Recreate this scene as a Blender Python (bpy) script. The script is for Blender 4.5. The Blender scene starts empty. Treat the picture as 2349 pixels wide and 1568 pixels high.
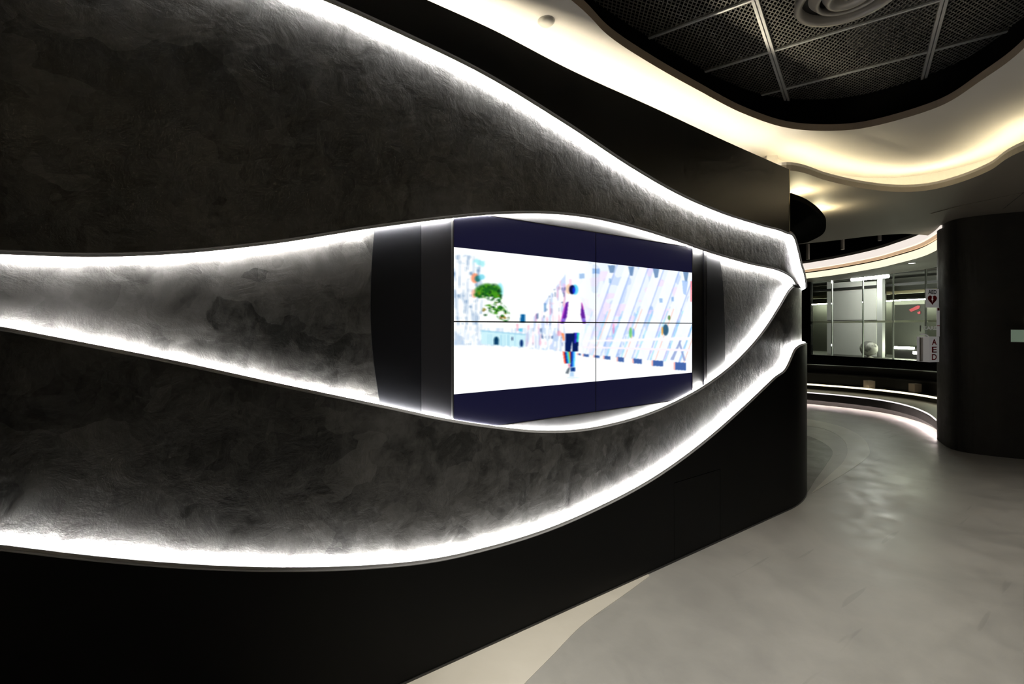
import bpy, bmesh, math, random
import numpy as np
from mathutils import Vector, Matrix
random.seed(7)
SC = bpy.context.scene
COL = SC.collection

# ------------------------------------------------------------------ camera
FPX, CX, HY, CAMZ = 1082.0, 1174.5, 749.0, 1.605
TH = math.atan(1562.5 / FPX)                       # angle between the view axis and the feature wall
FW = Vector((-math.sin(TH), math.cos(TH), 0)); RT = Vector((math.cos(TH), math.sin(TH), 0))
cam = bpy.data.cameras.new('camera'); camo = bpy.data.objects.new('camera', cam); COL.objects.link(camo)
cam.sensor_width = 36.0; cam.lens = 36.0 * FPX / 2349.0
cam.shift_y = (HY - 784.0) / 2349.0
camo.location = (0, 0, CAMZ); camo.rotation_euler = (math.pi / 2, 0, TH)
cam.clip_start = 0.02
SC.camera = camo
# ------------------------------------------------------------------ world, exposure
w = bpy.data.worlds.new('world'); SC.world = w; w.use_nodes = True
w.node_tree.nodes['Background'].inputs[0].default_value = (0.8, 0.85, 1, 1)
w.node_tree.nodes['Background'].inputs[1].default_value = 0.02
vs = SC.view_settings
vs.view_transform = 'Standard'; vs.look = 'None'; vs.gamma = 1.0; vs.use_curve_mapping = False
vs.exposure = 0.0
SC.cycles.use_denoising = True
SC.cycles.max_bounces = 6; SC.cycles.diffuse_bounces = 3; SC.cycles.glossy_bounces = 3; SC.cycles.transparent_max_bounces = 6
SC.cycles.use_adaptive_sampling = True; SC.cycles.adaptive_threshold = 0.05; SC.cycles.adaptive_min_samples = 16
SC.cycles.sample_clamp_indirect = 4.0
LED_WALL = 525.0        # white strips in the feature wall
LED_COVE = 34.0        # warm cove of the ceiling tray
LED_HEAD = 46.0        # warm strip on the head of the feature wall
SPOT_W = 380.0
DOWN_W = 30.0          # added ceiling downlights, out of view

# ------------------------------------------------------------------ helpers
def P(px, py, depth):
    l = (px - CX) / FPX * depth
    v = FW * depth + RT * l
    return Vector((v.x, v.y, CAMZ + (HY - py) / FPX * depth))
def at_z(px, py, z):
    return P(px, py, (z - CAMZ) * FPX / (HY - py))
def v2(p): return (p.x, p.y)

def tag(o, label=None, cat=None, group=None, kind=None):
    if label: o['label'] = label
    if cat: o['category'] = cat
    if group: o['group'] = group
    if kind: o['kind'] = kind
    return o
def empty(name, loc=(0, 0, 0), parent=None):
    o = bpy.data.objects.new(name, None); COL.objects.link(o); o.location = loc
    o.empty_display_size = 0.1
    if parent: o.parent = parent
    return o
def mesh_obj(name, verts, faces, mat, parent=None, smooth=False, mats=None, fmat=None):
    me = bpy.data.meshes.new(name)
    me.from_pydata([tuple(v) for v in verts], [], faces); me.update()
    for m in (mats or [mat]): me.materials.append(m)
    if fmat: me.polygons.foreach_set('material_index', fmat)
    if smooth: me.polygons.foreach_set('use_smooth', [True] * len(me.polygons))
    o = bpy.data.objects.new(name, me); COL.objects.link(o)
    if parent:
        o.parent = parent
        o.matrix_parent_inverse = Matrix.Translation(parent.location).inverted()
    return o
class MB:
    def __init__(s): s.v = []; s.f = []
    def quad(s, a, b, c, d):
        n = len(s.v); s.v += [a, b, c, d]; s.f.append((n, n+1, n+2, n+3))
    def box(s, c, h, ax=None):
        ax = ax or (Vector((1,0,0)), Vector((0,1,0)), Vector((0,0,1)))
        c = Vector(c); n = len(s.v)
        for sx in (-1, 1):
            for sy in (-1, 1):
                for sz in (-1, 1):
                    s.v.append(c + ax[0]*h[0]*sx + ax[1]*h[1]*sy + ax[2]*h[2]*sz)
        s.f += [(n,n+1,n+3,n+2),(n+4,n+6,n+7,n+5),(n,n+4,n+5,n+1),(n+2,n+3,n+7,n+6),(n,n+2,n+6,n+4),(n+1,n+5,n+7,n+3)]
        return s
    def prism(s, poly, a, b):
        """poly: list of 3D points (planar); extruded from +a to +b (vectors)"""
        n = len(s.v); k = len(poly)
        s.v += [Vector(p) + a for p in poly] + [Vector(p) + b for p in poly]
        s.f.append(tuple(range(n+k-1, n-1, -1))); s.f.append(tuple(range(n+k, n+2*k)))
        for i in range(k):
            j = (i+1) % k; s.f.append((n+i, n+j, n+k+j, n+k+i))
        return s
    def tube(s, a, b, r, n=10, r2=None):
        a = Vector(a); b = Vector(b); d = (b-a).normalized()
        u = d.orthogonal().normalized(); w_ = d.cross(u); r2 = r if r2 is None else r2
        k = len(s.v)
        for p, rr in ((a, r), (b, r2)):
            for i in range(n):
                t = 2*math.pi*i/n; s.v.append(p + u*rr*math.cos(t) + w_*rr*math.sin(t))
        for i in range(n):
            j = (i+1) % n; s.f.append((k+i, k+j, k+n+j, k+n+i))
        s.f.append(tuple(range(k+n-1, k-1, -1))); s.f.append(tuple(range(k+n, k+2*n)))
        return s
    def lathe(s, prof, c, n=48):
        """prof: (r, z) list, axis z through c"""
        c = Vector(c); k = len(s.v); m = len(prof)
        for i in range(n):
            t = 2*math.pi*i/n
            for r, z in prof: s.v.append(c + Vector((r*math.cos(t), r*math.sin(t), z)))
        for i in range(n):
            j = (i+1) % n
            for q in range(m-1): s.f.append((k+i*m+q, k+j*m+q, k+j*m+q+1, k+i*m+q+1))
        return s
    def obj(s, name, mat, parent=None, smooth=False): return mesh_obj(name, s.v, s.f, mat, parent, smooth)

def catmull(pts, per=12, closed=False):
    pts = [np.array(p, float) for p in pts]; out = []; n = len(pts)
    rng = range(n) if closed else range(n-1)
    for i in rng:
        g = (lambda k: pts[k % n]) if closed else (lambda k: pts[min(max(k, 0), n-1)])
        p0, p1, p2, p3 = g(i-1), g(i), g(i+1), g(i+2)
        for t in np.linspace(0, 1, per, endpoint=False):
            out.append(0.5*((2*p1)+(-p0+p2)*t+(2*p0-5*p1+4*p2-p3)*t*t+(-p0+3*p1-3*p2+p3)*t**3))
    if not closed: out.append(pts[-1])
    return [tuple(p) for p in out]
def offset_path(path, d, closed=False):
    """left-hand offset of a 2-D polyline by d"""
    n = len(path); out = []
    for i in range(n):
        a = path[(i-1) % n] if (closed or i > 0) else path[i]
        b = path[(i+1) % n] if (closed or i < n-1) else path[i]
        t = Vector((b[0]-a[0], b[1]-a[1])).normalized()
        out.append((path[i][0]-t.y*d, path[i][1]+t.x*d))
    return out
def sweep(name, path, prof, mat, parent=None, closed_path=False, smooth=False):
    """prof: closed list of (offset, z), swept along a plan path"""
    offs = {o: offset_path(path, o, closed_path) for o, z in prof}
    n = len(path); k = len(prof); V = []; Fc = []
    for i in range(n):
        for o, z in prof: V.append((offs[o][i][0], offs[o][i][1], z))
    for i in range(n if closed_path else n-1):
        a = i*k; b = ((i+1) % n)*k
        for q in range(k):
            r = (q+1) % k; Fc.append((a+q, b+q, b+r, a+r))
    if not closed_path:
        Fc.append(tuple(range(k-1, -1, -1))); Fc.append(tuple(range((n-1)*k, n*k)))
    return mesh_obj(name, V, Fc, mat, parent, smooth)
def plate(name, outer, holes, z0, z1, mat, parent=None, hole_mat=None):
    """horizontal slab with holes"""
    bm = bmesh.new()
    for z in (z0, z1):
        es = []
        for loop in [outer] + holes:
            vs_ = [bm.verts.new((p[0], p[1], z)) for p in loop]
            es += [bm.edges.new((vs_[i], vs_[(i+1) % len(vs_)])) for i in range(len(vs_))]
        r = bmesh.ops.triangle_fill(bm, use_beauty=True, use_dissolve=False, edges=es)
        for f in r['geom']:
            if isinstance(f, bmesh.types.BMFace):
                f.normal_update()
                if (f.normal.z > 0) != (z == z1): f.normal_flip()
    nm = 0
    for li, loop in enumerate([outer] + holes):
        a = [bm.verts.new((p[0], p[1], z0)) for p in loop]; b = [bm.verts.new((p[0], p[1], z1)) for p in loop]
        for i in range(len(loop)):
            j = (i+1) % len(loop); f = bm.faces.new((a[i], a[j], b[j], b[i]))
            if li and hole_mat: f.material_index = 1
    me = bpy.data.meshes.new(name); bm.to_mesh(me); bm.free()
    me.materials.append(mat)
    if hole_mat: me.materials.append(hole_mat)
    o = bpy.data.objects.new(name, me); COL.objects.link(o)
    if parent: o.parent = parent
    return o
def text_obj(name, body, mat, origin, ax_x, ax_y, height, parent=None, thick=0.002, width=None):
    """flat lettering as a mesh; origin = centre of the text"""
    cu = bpy.data.curves.new('lettering', 'FONT'); cu.body = body; cu.align_x = 'CENTER'; cu.align_y = 'CENTER'
    cu.extrude = 0.02; cu.offset = 0.018
    t = bpy.data.objects.new('lettering', cu); COL.objects.link(t)
    bpy.context.view_layer.update()
    me = bpy.data.meshes.new_from_object(t.evaluated_get(bpy.context.evaluated_depsgraph_get()))
    bpy.data.objects.remove(t); bpy.data.curves.remove(cu)
    xs = [v.co.x for v in me.vertices]; ys = [v.co.y for v in me.vertices]
    sx = max(xs)-min(xs); sy = max(ys)-min(ys); cx = (max(xs)+min(xs))/2; cy = (max(ys)+min(ys))/2
    n = ax_x.cross(ax_y).normalized(); ky = height/sy; kx = (width/sx) if width else ky
    for v in me.vertices:
        c = v.co.copy()
        v.co = Vector(origin) + ax_x*(c.x-cx)*kx + ax_y*(c.y-cy)*ky + n*(c.z/0.04)*thick
    me.materials.clear(); me.materials.append(mat); me.name = name
    o = bpy.data.objects.new(name, me); COL.objects.link(o)
    if parent:
        o.parent = parent; o.matrix_parent_inverse = Matrix.Translation(parent.location).inverted()
    return o

# ------------------------------------------------------------------ materials
def mat(name, col, rough=0.5, metal=0.0, spec=0.5, emit=None, strength=0.0, coat=0.0, coat_rough=0.1):
    m = bpy.data.materials.new(name); m.use_nodes = True
    b = m.node_tree.nodes['Principled BSDF']
    b.inputs['Base Color'].default_value = (*col, 1); b.inputs['Roughness'].default_value = rough
    b.inputs['Metallic'].default_value = metal; b.inputs['Specular IOR Level'].default_value = spec
    b.inputs['Coat Weight'].default_value = coat; b.inputs['Coat Roughness'].default_value = coat_rough
    if emit:
        b.inputs['Emission Color'].default_value = (*emit, 1); b.inputs['Emission Strength'].default_value = strength
    return m
def nodes(m): return m.node_tree.nodes, m.node_tree.links, m.node_tree.nodes['Principled BSDF']
def ramp(N, stops):
    r = N.new('ShaderNodeValToRGB'); e = r.color_ramp.elements
    while len(e) < len(stops): e.new(0.5)
    for x, (p, c) in zip(e, stops): x.position = p; x.color = (*c, 1) if len(c) == 3 else c
    return r
def noise(N, L, coord, scale, detail=6, rough=0.55, dist=0.0, sc3=None):
    n = N.new('ShaderNodeTexNoise'); n.inputs['Scale'].default_value = scale
    n.inputs['Detail'].default_value = detail; n.inputs['Roughness'].default_value = rough; n.inputs['Distortion'].default_value = dist
    if sc3:
        mp = N.new('ShaderNodeMapping'); mp.inputs['Scale'].default_value = sc3
        L.new(coord, mp.inputs['Vector']); L.new(mp.outputs[0], n.inputs['Vector'])
    else: L.new(coord, n.inputs['Vector'])
    return n
def mixc(N, L, a, b, f, mode='MIX'):
    m = N.new('ShaderNodeMix'); m.data_type = 'RGBA'; m.blend_type = mode
    for s, x in ((m.inputs['A'], a), (m.inputs['B'], b)):
        if hasattr(x, 'is_output'): L.new(x, s)
        else: s.default_value = (*x, 1)
    if hasattr(f, 'is_output'): L.new(f, m.inputs['Factor'])
    else: m.inputs['Factor'].default_value = f
    return m.outputs['Result']

def plaster_mat(name, lo, hi, rough=(0.30, 0.55), bump=0.25, spec=0.5):
    """dark trowelled plaster: overlapping flat patches with soft edges and fine scratches"""
    m = mat(name, hi, 0.4, spec=spec); N, L, B = nodes(m)
    co = N.new('ShaderNodeTexCoord').outputs['Object']
    big = noise(N, L, co, 1.3, 5, 0.62, 0.5)
    warp = noise(N, L, co, 4.0, 3, 0.6)
    wv = N.new('ShaderNodeVectorMath'); wv.operation = 'MULTIPLY_ADD'; L.new(warp.outputs['Color'], wv.inputs[0])
    wv.inputs[1].default_value = (0.16, 0.16, 0.16); L.new(co, wv.inputs[2])
    def patches(scale, sc3):
        v = N.new('ShaderNodeTexVoronoi'); v.feature = 'F1'; v.distance = 'MANHATTAN'; v.inputs['Scale'].default_value = scale
        mp = N.new('ShaderNodeMapping'); mp.inputs['Scale'].default_value = sc3; mp.inputs['Rotation'].default_value = (0.35, 0, 0)
        L.new(wv.outputs[0], mp.inputs['Vector']); L.new(mp.outputs[0], v.inputs['Vector'])
        sp_ = N.new('ShaderNodeSeparateColor'); L.new(v.outputs['Color'], sp_.inputs[0]); return sp_.outputs[0]
    pa = patches(5.5, (1, 0.8, 1.25)); pb = patches(13.0, (1, 1.3, 0.7))
    med = noise(N, L, co, 8.0, 6, 0.68, 0.6); fine = noise(N, L, co, 30.0, 4, 0.7, 0.3)
    acc = None
    for src, wgt in ((big.outputs['Fac'], 0.75), (pa, 0.24), (pb, 0.13), (med.outputs['Fac'], 0.65), (fine.outputs['Fac'], 0.22)):
        k = N.new('ShaderNodeMath'); k.operation = 'MULTIPLY_ADD'; L.new(src, k.inputs[0]); k.inputs[1].default_value = wgt
        if acc is not None: L.new(acc, k.inputs[2])
        else: k.inputs[2].default_value = 0.0
        acc = k.outputs[0]
    b2 = k
    r = ramp(N, [(0.58, lo), (0.86, tuple((x+y)/2 for x, y in zip(lo, hi))), (1.1, hi)])
    mr = N.new('ShaderNodeMapRange'); L.new(b2.outputs[0], mr.inputs[0]); mr.inputs[1].default_value = 0.74; mr.inputs[2].default_value = 1.24
    r.color_ramp.elements[0].position = 0.05; r.color_ramp.elements[1].position = 0.5; r.color_ramp.elements[2].position = 0.98
    L.new(mr.outputs[0], r.inputs[0])
    # dust specks
    sp = N.new('ShaderNodeTexVoronoi'); sp.inputs['Scale'].default_value = 38.0; L.new(co, sp.inputs['Vector'])
    sr = ramp(N, [(0.0, (1, 1, 1)), (0.035, (0, 0, 0))]); L.new(sp.outputs['Distance'], sr.inputs[0])
    c = mixc(N, L, r.outputs[0], (0.22, 0.20, 0.17), 0.0)
    mm = N.new('ShaderNodeMath'); mm.operation = 'MULTIPLY'; L.new(sr.outputs[0], mm.inputs[0]); mm.inputs[1].default_value = 0.35
    c = mixc(N, L, r.outputs[0], (0.16, 0.15, 0.13), mm.outputs[0])
    L.new(c, B.inputs['Base Color'])
    rr = N.new('ShaderNodeMapRange'); L.new(med.outputs['Fac'], rr.inputs[0]); rr.inputs[1].default_value = 0.3; rr.inputs[2].default_value = 0.7
    rr.inputs[3].default_value = rough[0]; rr.inputs[4].default_value = rough[1]; L.new(rr.outputs[0], B.inputs['Roughness'])
    bp = N.new('ShaderNodeBump'); bp.inputs['Strength'].default_value = bump; bp.inputs['Distance'].default_value = 0.02
    L.new(b2.outputs[0], bp.inputs['Height']); L.new(bp.outputs[0], B.inputs['Normal'])
    return m
M = {}
M['plaster'] = plaster_mat('dark_plaster', (0.009, 0.0088, 0.0082), (0.068, 0.066, 0.063), bump=0.4)
M['black_smooth'] = mat('black_satin_board', (0.0045, 0.0045, 0.0043), 0.35, spec=0.22)
M['black_matte'] = mat('black_matte_board', (0.0036, 0.0037, 0.0038), 0.5, spec=0.12)
M['canopy'] = mat('canopy_matt_black', (0.008, 0.0078, 0.007), 0.95, spec=0.0)
M['iris'] = mat('blue_black_board', (0.0022, 0.0024, 0.0036), 0.5, spec=0.15)
M['iris_b'] = mat('blue_black_satin_board', (0.008, 0.008, 0.010), 0.45, spec=0.3)
M['surround'] = plaster_mat('charcoal_surround', (0.0045, 0.0045, 0.005), (0.009, 0.009, 0.0095), rough=(0.45, 0.55), bump=0.05, spec=0.2)
M['alu'] = mat('white_coated_channel', (0.62, 0.62, 0.63), 0.5)
M['channel'] = mat('grey_led_channel', (0.28, 0.28, 0.285), 0.6)
M['led_back'] = mat('led_strip_back', (0.45, 0.45, 0.45), 0.6)
M['led'] = mat('led_white', (1, 1, 1), 0.6, emit=(1.0, 0.985, 0.95), strength=LED_WALL)
M['led_warm'] = mat('led_warm', (1, 1, 1), 0.6, emit=(1.0, 0.86, 0.54), strength=LED_COVE)
M['led_head'] = mat('led_warm_head', (1, 1, 1), 0.6, emit=(1.0, 0.89, 0.66), strength=LED_HEAD)
M['puck'] = mat('led_puck', (1, 1, 1), 0.6, emit=(1.0, 0.86, 0.52), strength=700)
M['step_led'] = mat('led_step_white', (1, 1, 1), 0.6, emit=(1.0, 0.93, 0.92), strength=1.2)
M['step_led_warm'] = mat('led_step_warm', (1, 1, 1), 0.6, emit=(1.0, 0.90, 0.60), strength=2.2)
M['toe_led'] = mat('led_toe', (1, 1, 1), 0.6, emit=(1.0, 0.84, 0.80), strength=42)
M['band_a'] = mat('fascia_wash_pink', (0.8, 0.8, 0.8), 0.6, emit=(1.0, 0.90, 0.82), strength=0.9)  # LED wash on the white fascias put in as emission
M['band_b'] = mat('fascia_wash_warm', (0.8, 0.8, 0.8), 0.6, emit=(1.0, 0.90, 0.64), strength=1.15)
M['band_lip'] = mat('fascia_wash_lip', (0.7, 0.55, 0.4), 0.6, emit=(1.0, 0.66, 0.40), strength=0.55)  # tan fall-off of that wash, emissive as well
M['tube'] = mat('tube_light', (1, 1, 1), 0.5, emit=(1.0, 0.98, 0.93), strength=130)
M['white_ceiling'] = mat('white_ceiling_paint', (0.80, 0.765, 0.73), 0.75)
M['ceiling_edge_shade'] = mat('board_edge_shade_brown', (0.36, 0.29, 0.23), 0.7)  # white board edge; its lack of light is put in as brown
M['soffit'] = mat('taupe_ceiling_paint', (0.30, 0.27, 0.235), 0.62)
M['black_void'] = mat('black_void_paint', (0.006, 0.006, 0.006), 0.9, spec=0.1)
M['mesh'] = mat('expanded_metal', (0.23, 0.22, 0.20), 0.55, metal=0.2)
M['tbar'] = mat('ceiling_bar', (0.85, 0.85, 0.85), 0.35, metal=0.3)
M['tbar_dark'] = mat('ceiling_bar_side', (0.02, 0.02, 0.02), 0.5)
M['diff_light'] = mat('diffuser_light_grey', (0.50, 0.47, 0.43), 0.4, metal=0.3)
M['diff_dark'] = mat('diffuser_dark_grey', (0.05, 0.05, 0.05), 0.45, metal=0.3)
M['duct'] = mat('galvanised_duct', (0.10, 0.10, 0.10), 0.5, metal=0.5)
M['pillar'] = plaster_mat('charcoal_pillar_paint', (0.018, 0.017, 0.016), (0.026, 0.024, 0.022), rough=(0.55, 0.7), bump=0.05)
M['step'] = mat('dark_step_laminate', (0.022, 0.020, 0.018), 0.4)
M['step_top'] = mat('step_tread_grey', (0.05, 0.048, 0.045), 0.35)
M['wood'] = mat('pale_wood_block', (0.78, 0.64, 0.52), 0.6)
M['dark_wall'] = mat('dark_wall_paint', (0.02, 0.0195, 0.019), 0.7)
M['sign_white'] = mat('sign_white_plastic', (0.72, 0.70, 0.68), 0.4, emit=(1, .97, .94), strength=0.12)
M['sign_red'] = mat('sign_red_print', (0.62, 0.012, 0.014), 0.45)
M['sign_black'] = mat('sign_black_print', (0.02, 0.02, 0.022), 0.5)
M['pale_green'] = mat('pale_green_box', (0.42, 0.52, 0.42), 0.4, emit=(0.7, 1.0, 0.75), strength=0.1)
M['panel_white'] = mat('white_lacquer', (0.80, 0.80, 0.77), 0.4)
M['grey_green'] = mat('grey_green_wall', (0.085, 0.088, 0.074), 0.6)
M['cream_rail'] = mat('cream_rail', (0.85, 0.83, 0.70), 0.6)
M['olive'] = mat('olive_beam', (0.30, 0.26, 0.15), 0.6)
M['pink'] = mat('pink_decal', (0.75, 0.13, 0.16), 0.5)
M['room_led'] = mat('room_led_green_white', (1, 1, 1), 0.5, emit=(0.98, 1.0, 0.80), strength=85.0)
M['off_white'] = mat('off_white_plastic', (0.6, 0.58, 0.54), 0.55)
M['steel'] = mat('steel_post', (0.45, 0.46, 0.45), 0.6, metal=0.1)
M['bead'] = mat('corner_highlight_metal', (0.30, 0.25, 0.15), 0.28, metal=0.9)  # warm cove highlight of the fascia corner put into the metal colour
M['trim_dark'] = mat('screen_edge_trim', (0.06, 0.06, 0.06), 0.4, metal=0.6)
M['bezel'] = mat('display_bezel', (0.006, 0.006, 0.008), 0.35)
# concrete floors
def concrete(name, lo, hi, rough=(0.28, 0.5), scratch=True):
    m = mat(name, hi, 0.4); N, L, B = nodes(m)
    co = N.new('ShaderNodeTexCoord').outputs['Object']
    a = noise(N, L, co, 0.9, 8, 0.6, 0.7); b = noise(N, L, co, 5.0, 8, 0.6, 0.5)
    s = N.new('ShaderNodeMath'); s.operation = 'MULTIPLY_ADD'; L.new(b.outputs['Fac'], s.inputs[0]); s.inputs[1].default_value = 0.45
    L.new(a.outputs['Fac'], s.inputs[2])
    mr = N.new('ShaderNodeMapRange'); L.new(s.outputs[0], mr.inputs[0]); mr.inputs[1].default_value = 0.5; mr.inputs[2].default_value = 0.95
    r = ramp(N, [(0.0, lo), (1.0, hi)]); L.new(mr.outputs[0], r.inputs[0])
    col = r.outputs[0]
    if scratch:
        wv = N.new('ShaderNodeTexNoise'); wv.inputs['Scale'].default_value = 1.2
        mp = N.new('ShaderNodeMapping'); mp.inputs['Rotation'].default_value = (0, 0, 0.5); mp.inputs['Scale'].default_value = (9, 0.7, 1)
        L.new(co, mp.inputs['Vector']); L.new(mp.outputs[0], wv.inputs['Vector']); wv.inputs['Detail'].default_value = 2
        sr = ramp(N, [(0.30, (1, 1, 1)), (0.325, (0, 0, 0))]); L.new(wv.outputs['Fac'], sr.inputs[0])
        k = N.new('ShaderNodeMath'); k.operation = 'MULTIPLY'; L.new(sr.outputs[0], k.inputs[0]); k.inputs[1].default_value = 0.25
        col = mixc(N, L, col, tuple(x*0.55 for x in lo), k.outputs[0])
    L.new(col, B.inputs['Base Color'])
    rr = N.new('ShaderNodeMapRange'); L.new(b.outputs['Fac'], rr.inputs[0]); rr.inputs[1].default_value = 0.3; rr.inputs[2].default_value = 0.7
    rr.inputs[3].default_value = rough[0]; rr.inputs[4].default_value = rough[1]; L.new(rr.outputs[0], B.inputs['Roughness'])
    bp = N.new('ShaderNodeBump'); bp.inputs['Strength'].default_value = 0.08; bp.inputs['Distance'].default_value = 0.01
    L.new(s.outputs[0], bp.inputs['Height']); L.new(bp.outputs[0], B.inputs['Normal'])
    return m
M['floor'] = concrete('grey_concrete', (0.31, 0.305, 0.285), (0.44, 0.43, 0.40))
M['floor_cream'] = concrete('cream_screed', (0.64, 0.60, 0.51), (0.74, 0.70, 0.61), scratch=False)
M['floor_dark'] = concrete('dark_grey_screed', (0.085, 0.085, 0.08), (0.12, 0.12, 0.11), scratch=False)
M['floor_mid'] = concrete('mid_grey_screed', (0.19, 0.185, 0.175), (0.26, 0.25, 0.235), scratch=False)
M['floor_pale'] = concrete('pale_grey_screed', (0.50, 0.49, 0.43), (0.60, 0.58, 0.51), scratch=False)
# clear glass (thin pane)
g = bpy.data.materials.new('clear_glass'); g.use_nodes = True; N = g.node_tree.nodes; L = g.node_tree.links
for n_ in list(N):
    if n_.type == 'BSDF_PRINCIPLED': N.remove(n_)
out = [n_ for n_ in N if n_.type == 'OUTPUT_MATERIAL'][0]
tr = N.new('ShaderNodeBsdfTransparent'); tr.inputs[0].default_value = (0.90, 0.93, 0.90, 1)
gl = N.new('ShaderNodeBsdfGlossy'); gl.inputs['Roughness'].default_value = 0.02
fr = N.new('ShaderNodeFresnel'); fr.inputs[0].default_value = 1.35
mx = N.new('ShaderNodeMixShader'); L.new(fr.outputs[0], mx.inputs[0]); L.new(tr.outputs[0], mx.inputs[1]); L.new(gl.outputs[0], mx.inputs[2]); L.new(mx.outputs[0], out.inputs[0])
M['glass'] = g

# ------------------------------------------------------------------ feature wall path
DW, S0, RC = 2.106, 4.35, 1.55              # plane distance, where the end curve starts, its radius
OFF_A, OFF_B = 0.045, 0.090                # plaster bands proud of the eye; black boards proud of those
S_L, S_E = -0.478, S0 + RC*1.25
def wall_pt(s, off):
    if s <= S0: return Vector((-DW + off, s, 0))
    a = (s - S0)/RC
    return Vector((-DW - RC + (RC+off)*math.cos(a), S0 + (RC+off)*math.sin(a), 0))
def wall_map(px, py, off):
    """pixel on the wall surface at this offset -> (s, z)"""
    d = FW + RT*((px-CX)/FPX)               # depth 1
    t = (-DW + off)/d.x if d.x < 0 else 1e9
    s = d.y*t
    if t > 0 and s <= S0: return s, CAMZ + (HY-py)/FPX*t
    c = Vector((-DW-RC, S0)); r = RC+off; dd = Vector((d.x, d.y))
    A = dd.dot(dd); Bq = -2*dd.dot(c); C = c.dot(c)-r*r; disc = Bq*Bq-4*A*C
    t = (-Bq-math.sqrt(disc))/(2*A) if disc > 0 else -Bq/(2*A)
    q = dd*t - c
    return S0 + RC*math.atan2(q.y, q.x), CAMZ + (HY-py)/FPX*t
SS = list(np.arange(S_L, S0, 0.03)) + list(np.arange(S0, S_E+1e-6, 0.02))
class Curve:
    def __init__(self, pix, off, tail=None):
        pts = [wall_map(x, y, off) for x, y in pix]
        if tail: pts += tail
        pts.sort()
        xs = [p[0] for p in pts]; ys = [p[1] for p in pts]
        keep = [0]
        for i in range(1, len(xs)):
            if xs[i]-xs[keep[-1]] > 0.004: keep.append(i)
        self.x = np.array([xs[i] for i in keep]); self.y = np.array([ys[i] for i in keep])
        h = np.diff(self.x); d = np.diff(self.y)/h; m = np.zeros(len(self.x))
        m[0] = d[0]; m[-1] = d[-1]
        for i in range(1, len(m)-1):            # smooth tangent
            m[i] = (d[i-1]*h[i]+d[i]*h[i-1])/(h[i]+h[i-1])
        self.m = m
    def __call__(self, s):
        x, y, m = self.x, self.y, self.m
        if s <= x[0]: return y[0]+m[0]*(s-x[0])*0.6
        if s >= x[-1]: return y[-1]
        i = int(np.searchsorted(x, s)-1); h = x[i+1]-x[i]; t = (s-x[i])/h
        return ((2*t**3-3*t*t+1)*y[i]+(t**3-2*t*t+t)*h*m[i]+(-2*t**3+3*t*t)*y[i+1]+(t**3-t*t)*h*m[i+1])
c_top = Curve([(980, 0), (1120, 63), (1300, 156), (1500, 247), (1650, 317), (1805, 386)], OFF_B)
c_54 = Curve([(200, -210), (450, -120), (600, -64), (740, -12), (900, 59), (1100, 156), (1300, 277), (1450, 377), (1560, 441), (1650, 481), (1750, 514), (1805, 531), (1826, 545), (1835, 578), (1843, 612)], OFF_B,
             tail=None)
c_43 = Curve([(0, 572), (200, 579), (400, 573), (600, 554), (860, 515), (1040, 493), (1120, 486), (1200, 483), (1280, 485), (1350, 493), (1450, 515), (1550, 546), (1620, 571), (1720, 601), (1800, 622), (1822, 637), (1830, 650)], OFF_A)
c_32 = Curve([(0, 758), (200, 796), (400, 835), (600, 878), (870, 934), (1040, 969), (1120, 981), (1240, 993), (1330, 990), (1420, 973), (1500, 948), (1560, 921), (1620, 887), (1700, 823), (1760, 752), (1790, 705), (1812, 668), (1823, 659)], OFF_A)
c_21 = Curve([(0, 1263), (200, 1286), (400, 1303), (550, 1310), (700, 1311), (850, 1305), (1000, 1289), (1120, 1262), (1250, 1222), (1380, 1166), (1500, 1101), (1600, 1030), (1700, 944), (1780, 868), (1808, 842), (1817, 822), (1824, 806), (1834, 796), (1846, 791)], OFF_B)
# run-outs round the far side of the curved end
def run_out(c, s1, z1):
    x0, y0, m0 = c.x[-1], c.y[-1], c.m[-1]
    c.x = np.append(c.x, [s1, S_E+1]); c.y = np.append(c.y, [z1, z1])
    c.m[-1] = (z1-y0)/(s1-x0); c.m = np.append(c.m, [0, 0])
run_out(c_54, c_54.x[-1]+0.35, 2.0)
run_out(c_43, c_43.x[-1]+0.2, 1.98)
run_out(c_32, c_32.x[-1]+0.25, 1.97)
run_out(c_21, c_21.x[-1]+0.25, 1.44)
def zmid_guard(a, b, s, gap=0.004):      # keep neighbouring curves from crossing
    return max(a(s), b(s)+gap)
s5_end = wall_map(1811, 450, OFF_B)[0]

wall = empty('wall_left'); tag(wall, 'curved black plaster feature wall with an eye shaped recess', kind='structure')
def ribbon(name, lo, hi, off, m, parent, ss=SS, back=None, nz=1):
    V = []; Fc = []
    for s in ss:
        p = wall_pt(s, off); a, b = lo(s), hi(s)
        if b < a: b = a
        for k in range(nz+1): V.append((p.x, p.y, a+(b-a)*k/nz))
    n = nz+1
    for i in range(len(ss)-1):
        for k in range(nz): Fc.append((i*n+k, (i+1)*n+k, (i+1)*n+k+1, i*n+k+1))
    return mesh_obj(name, V, Fc, m, parent, smooth=True)
def slab(name, lo, hi, off0, off1, m, parent, ss=SS):
    """solid band between two heights and two offsets"""
    V = []; Fc = []
    for s in ss:
        a, b = lo(s), max(hi(s), lo(s)+0.0005); p, q = wall_pt(s, off1), wall_pt(s, off0)
        V += [(p.x, p.y, a), (p.x, p.y, b), (q.x, q.y, b), (q.x, q.y, a)]
    for i in range(len(ss)-1):
        for k in range(4):
            r = (k+1) % 4; Fc.append((i*4+k, (i+1)*4+k, (i+1)*4+r, i*4+r))
    n = len(V); Fc += [(3, 2, 1, 0), (n-4, n-3, n-2, n-1)]
    return mesh_obj(name, V, Fc, m, parent)
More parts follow.
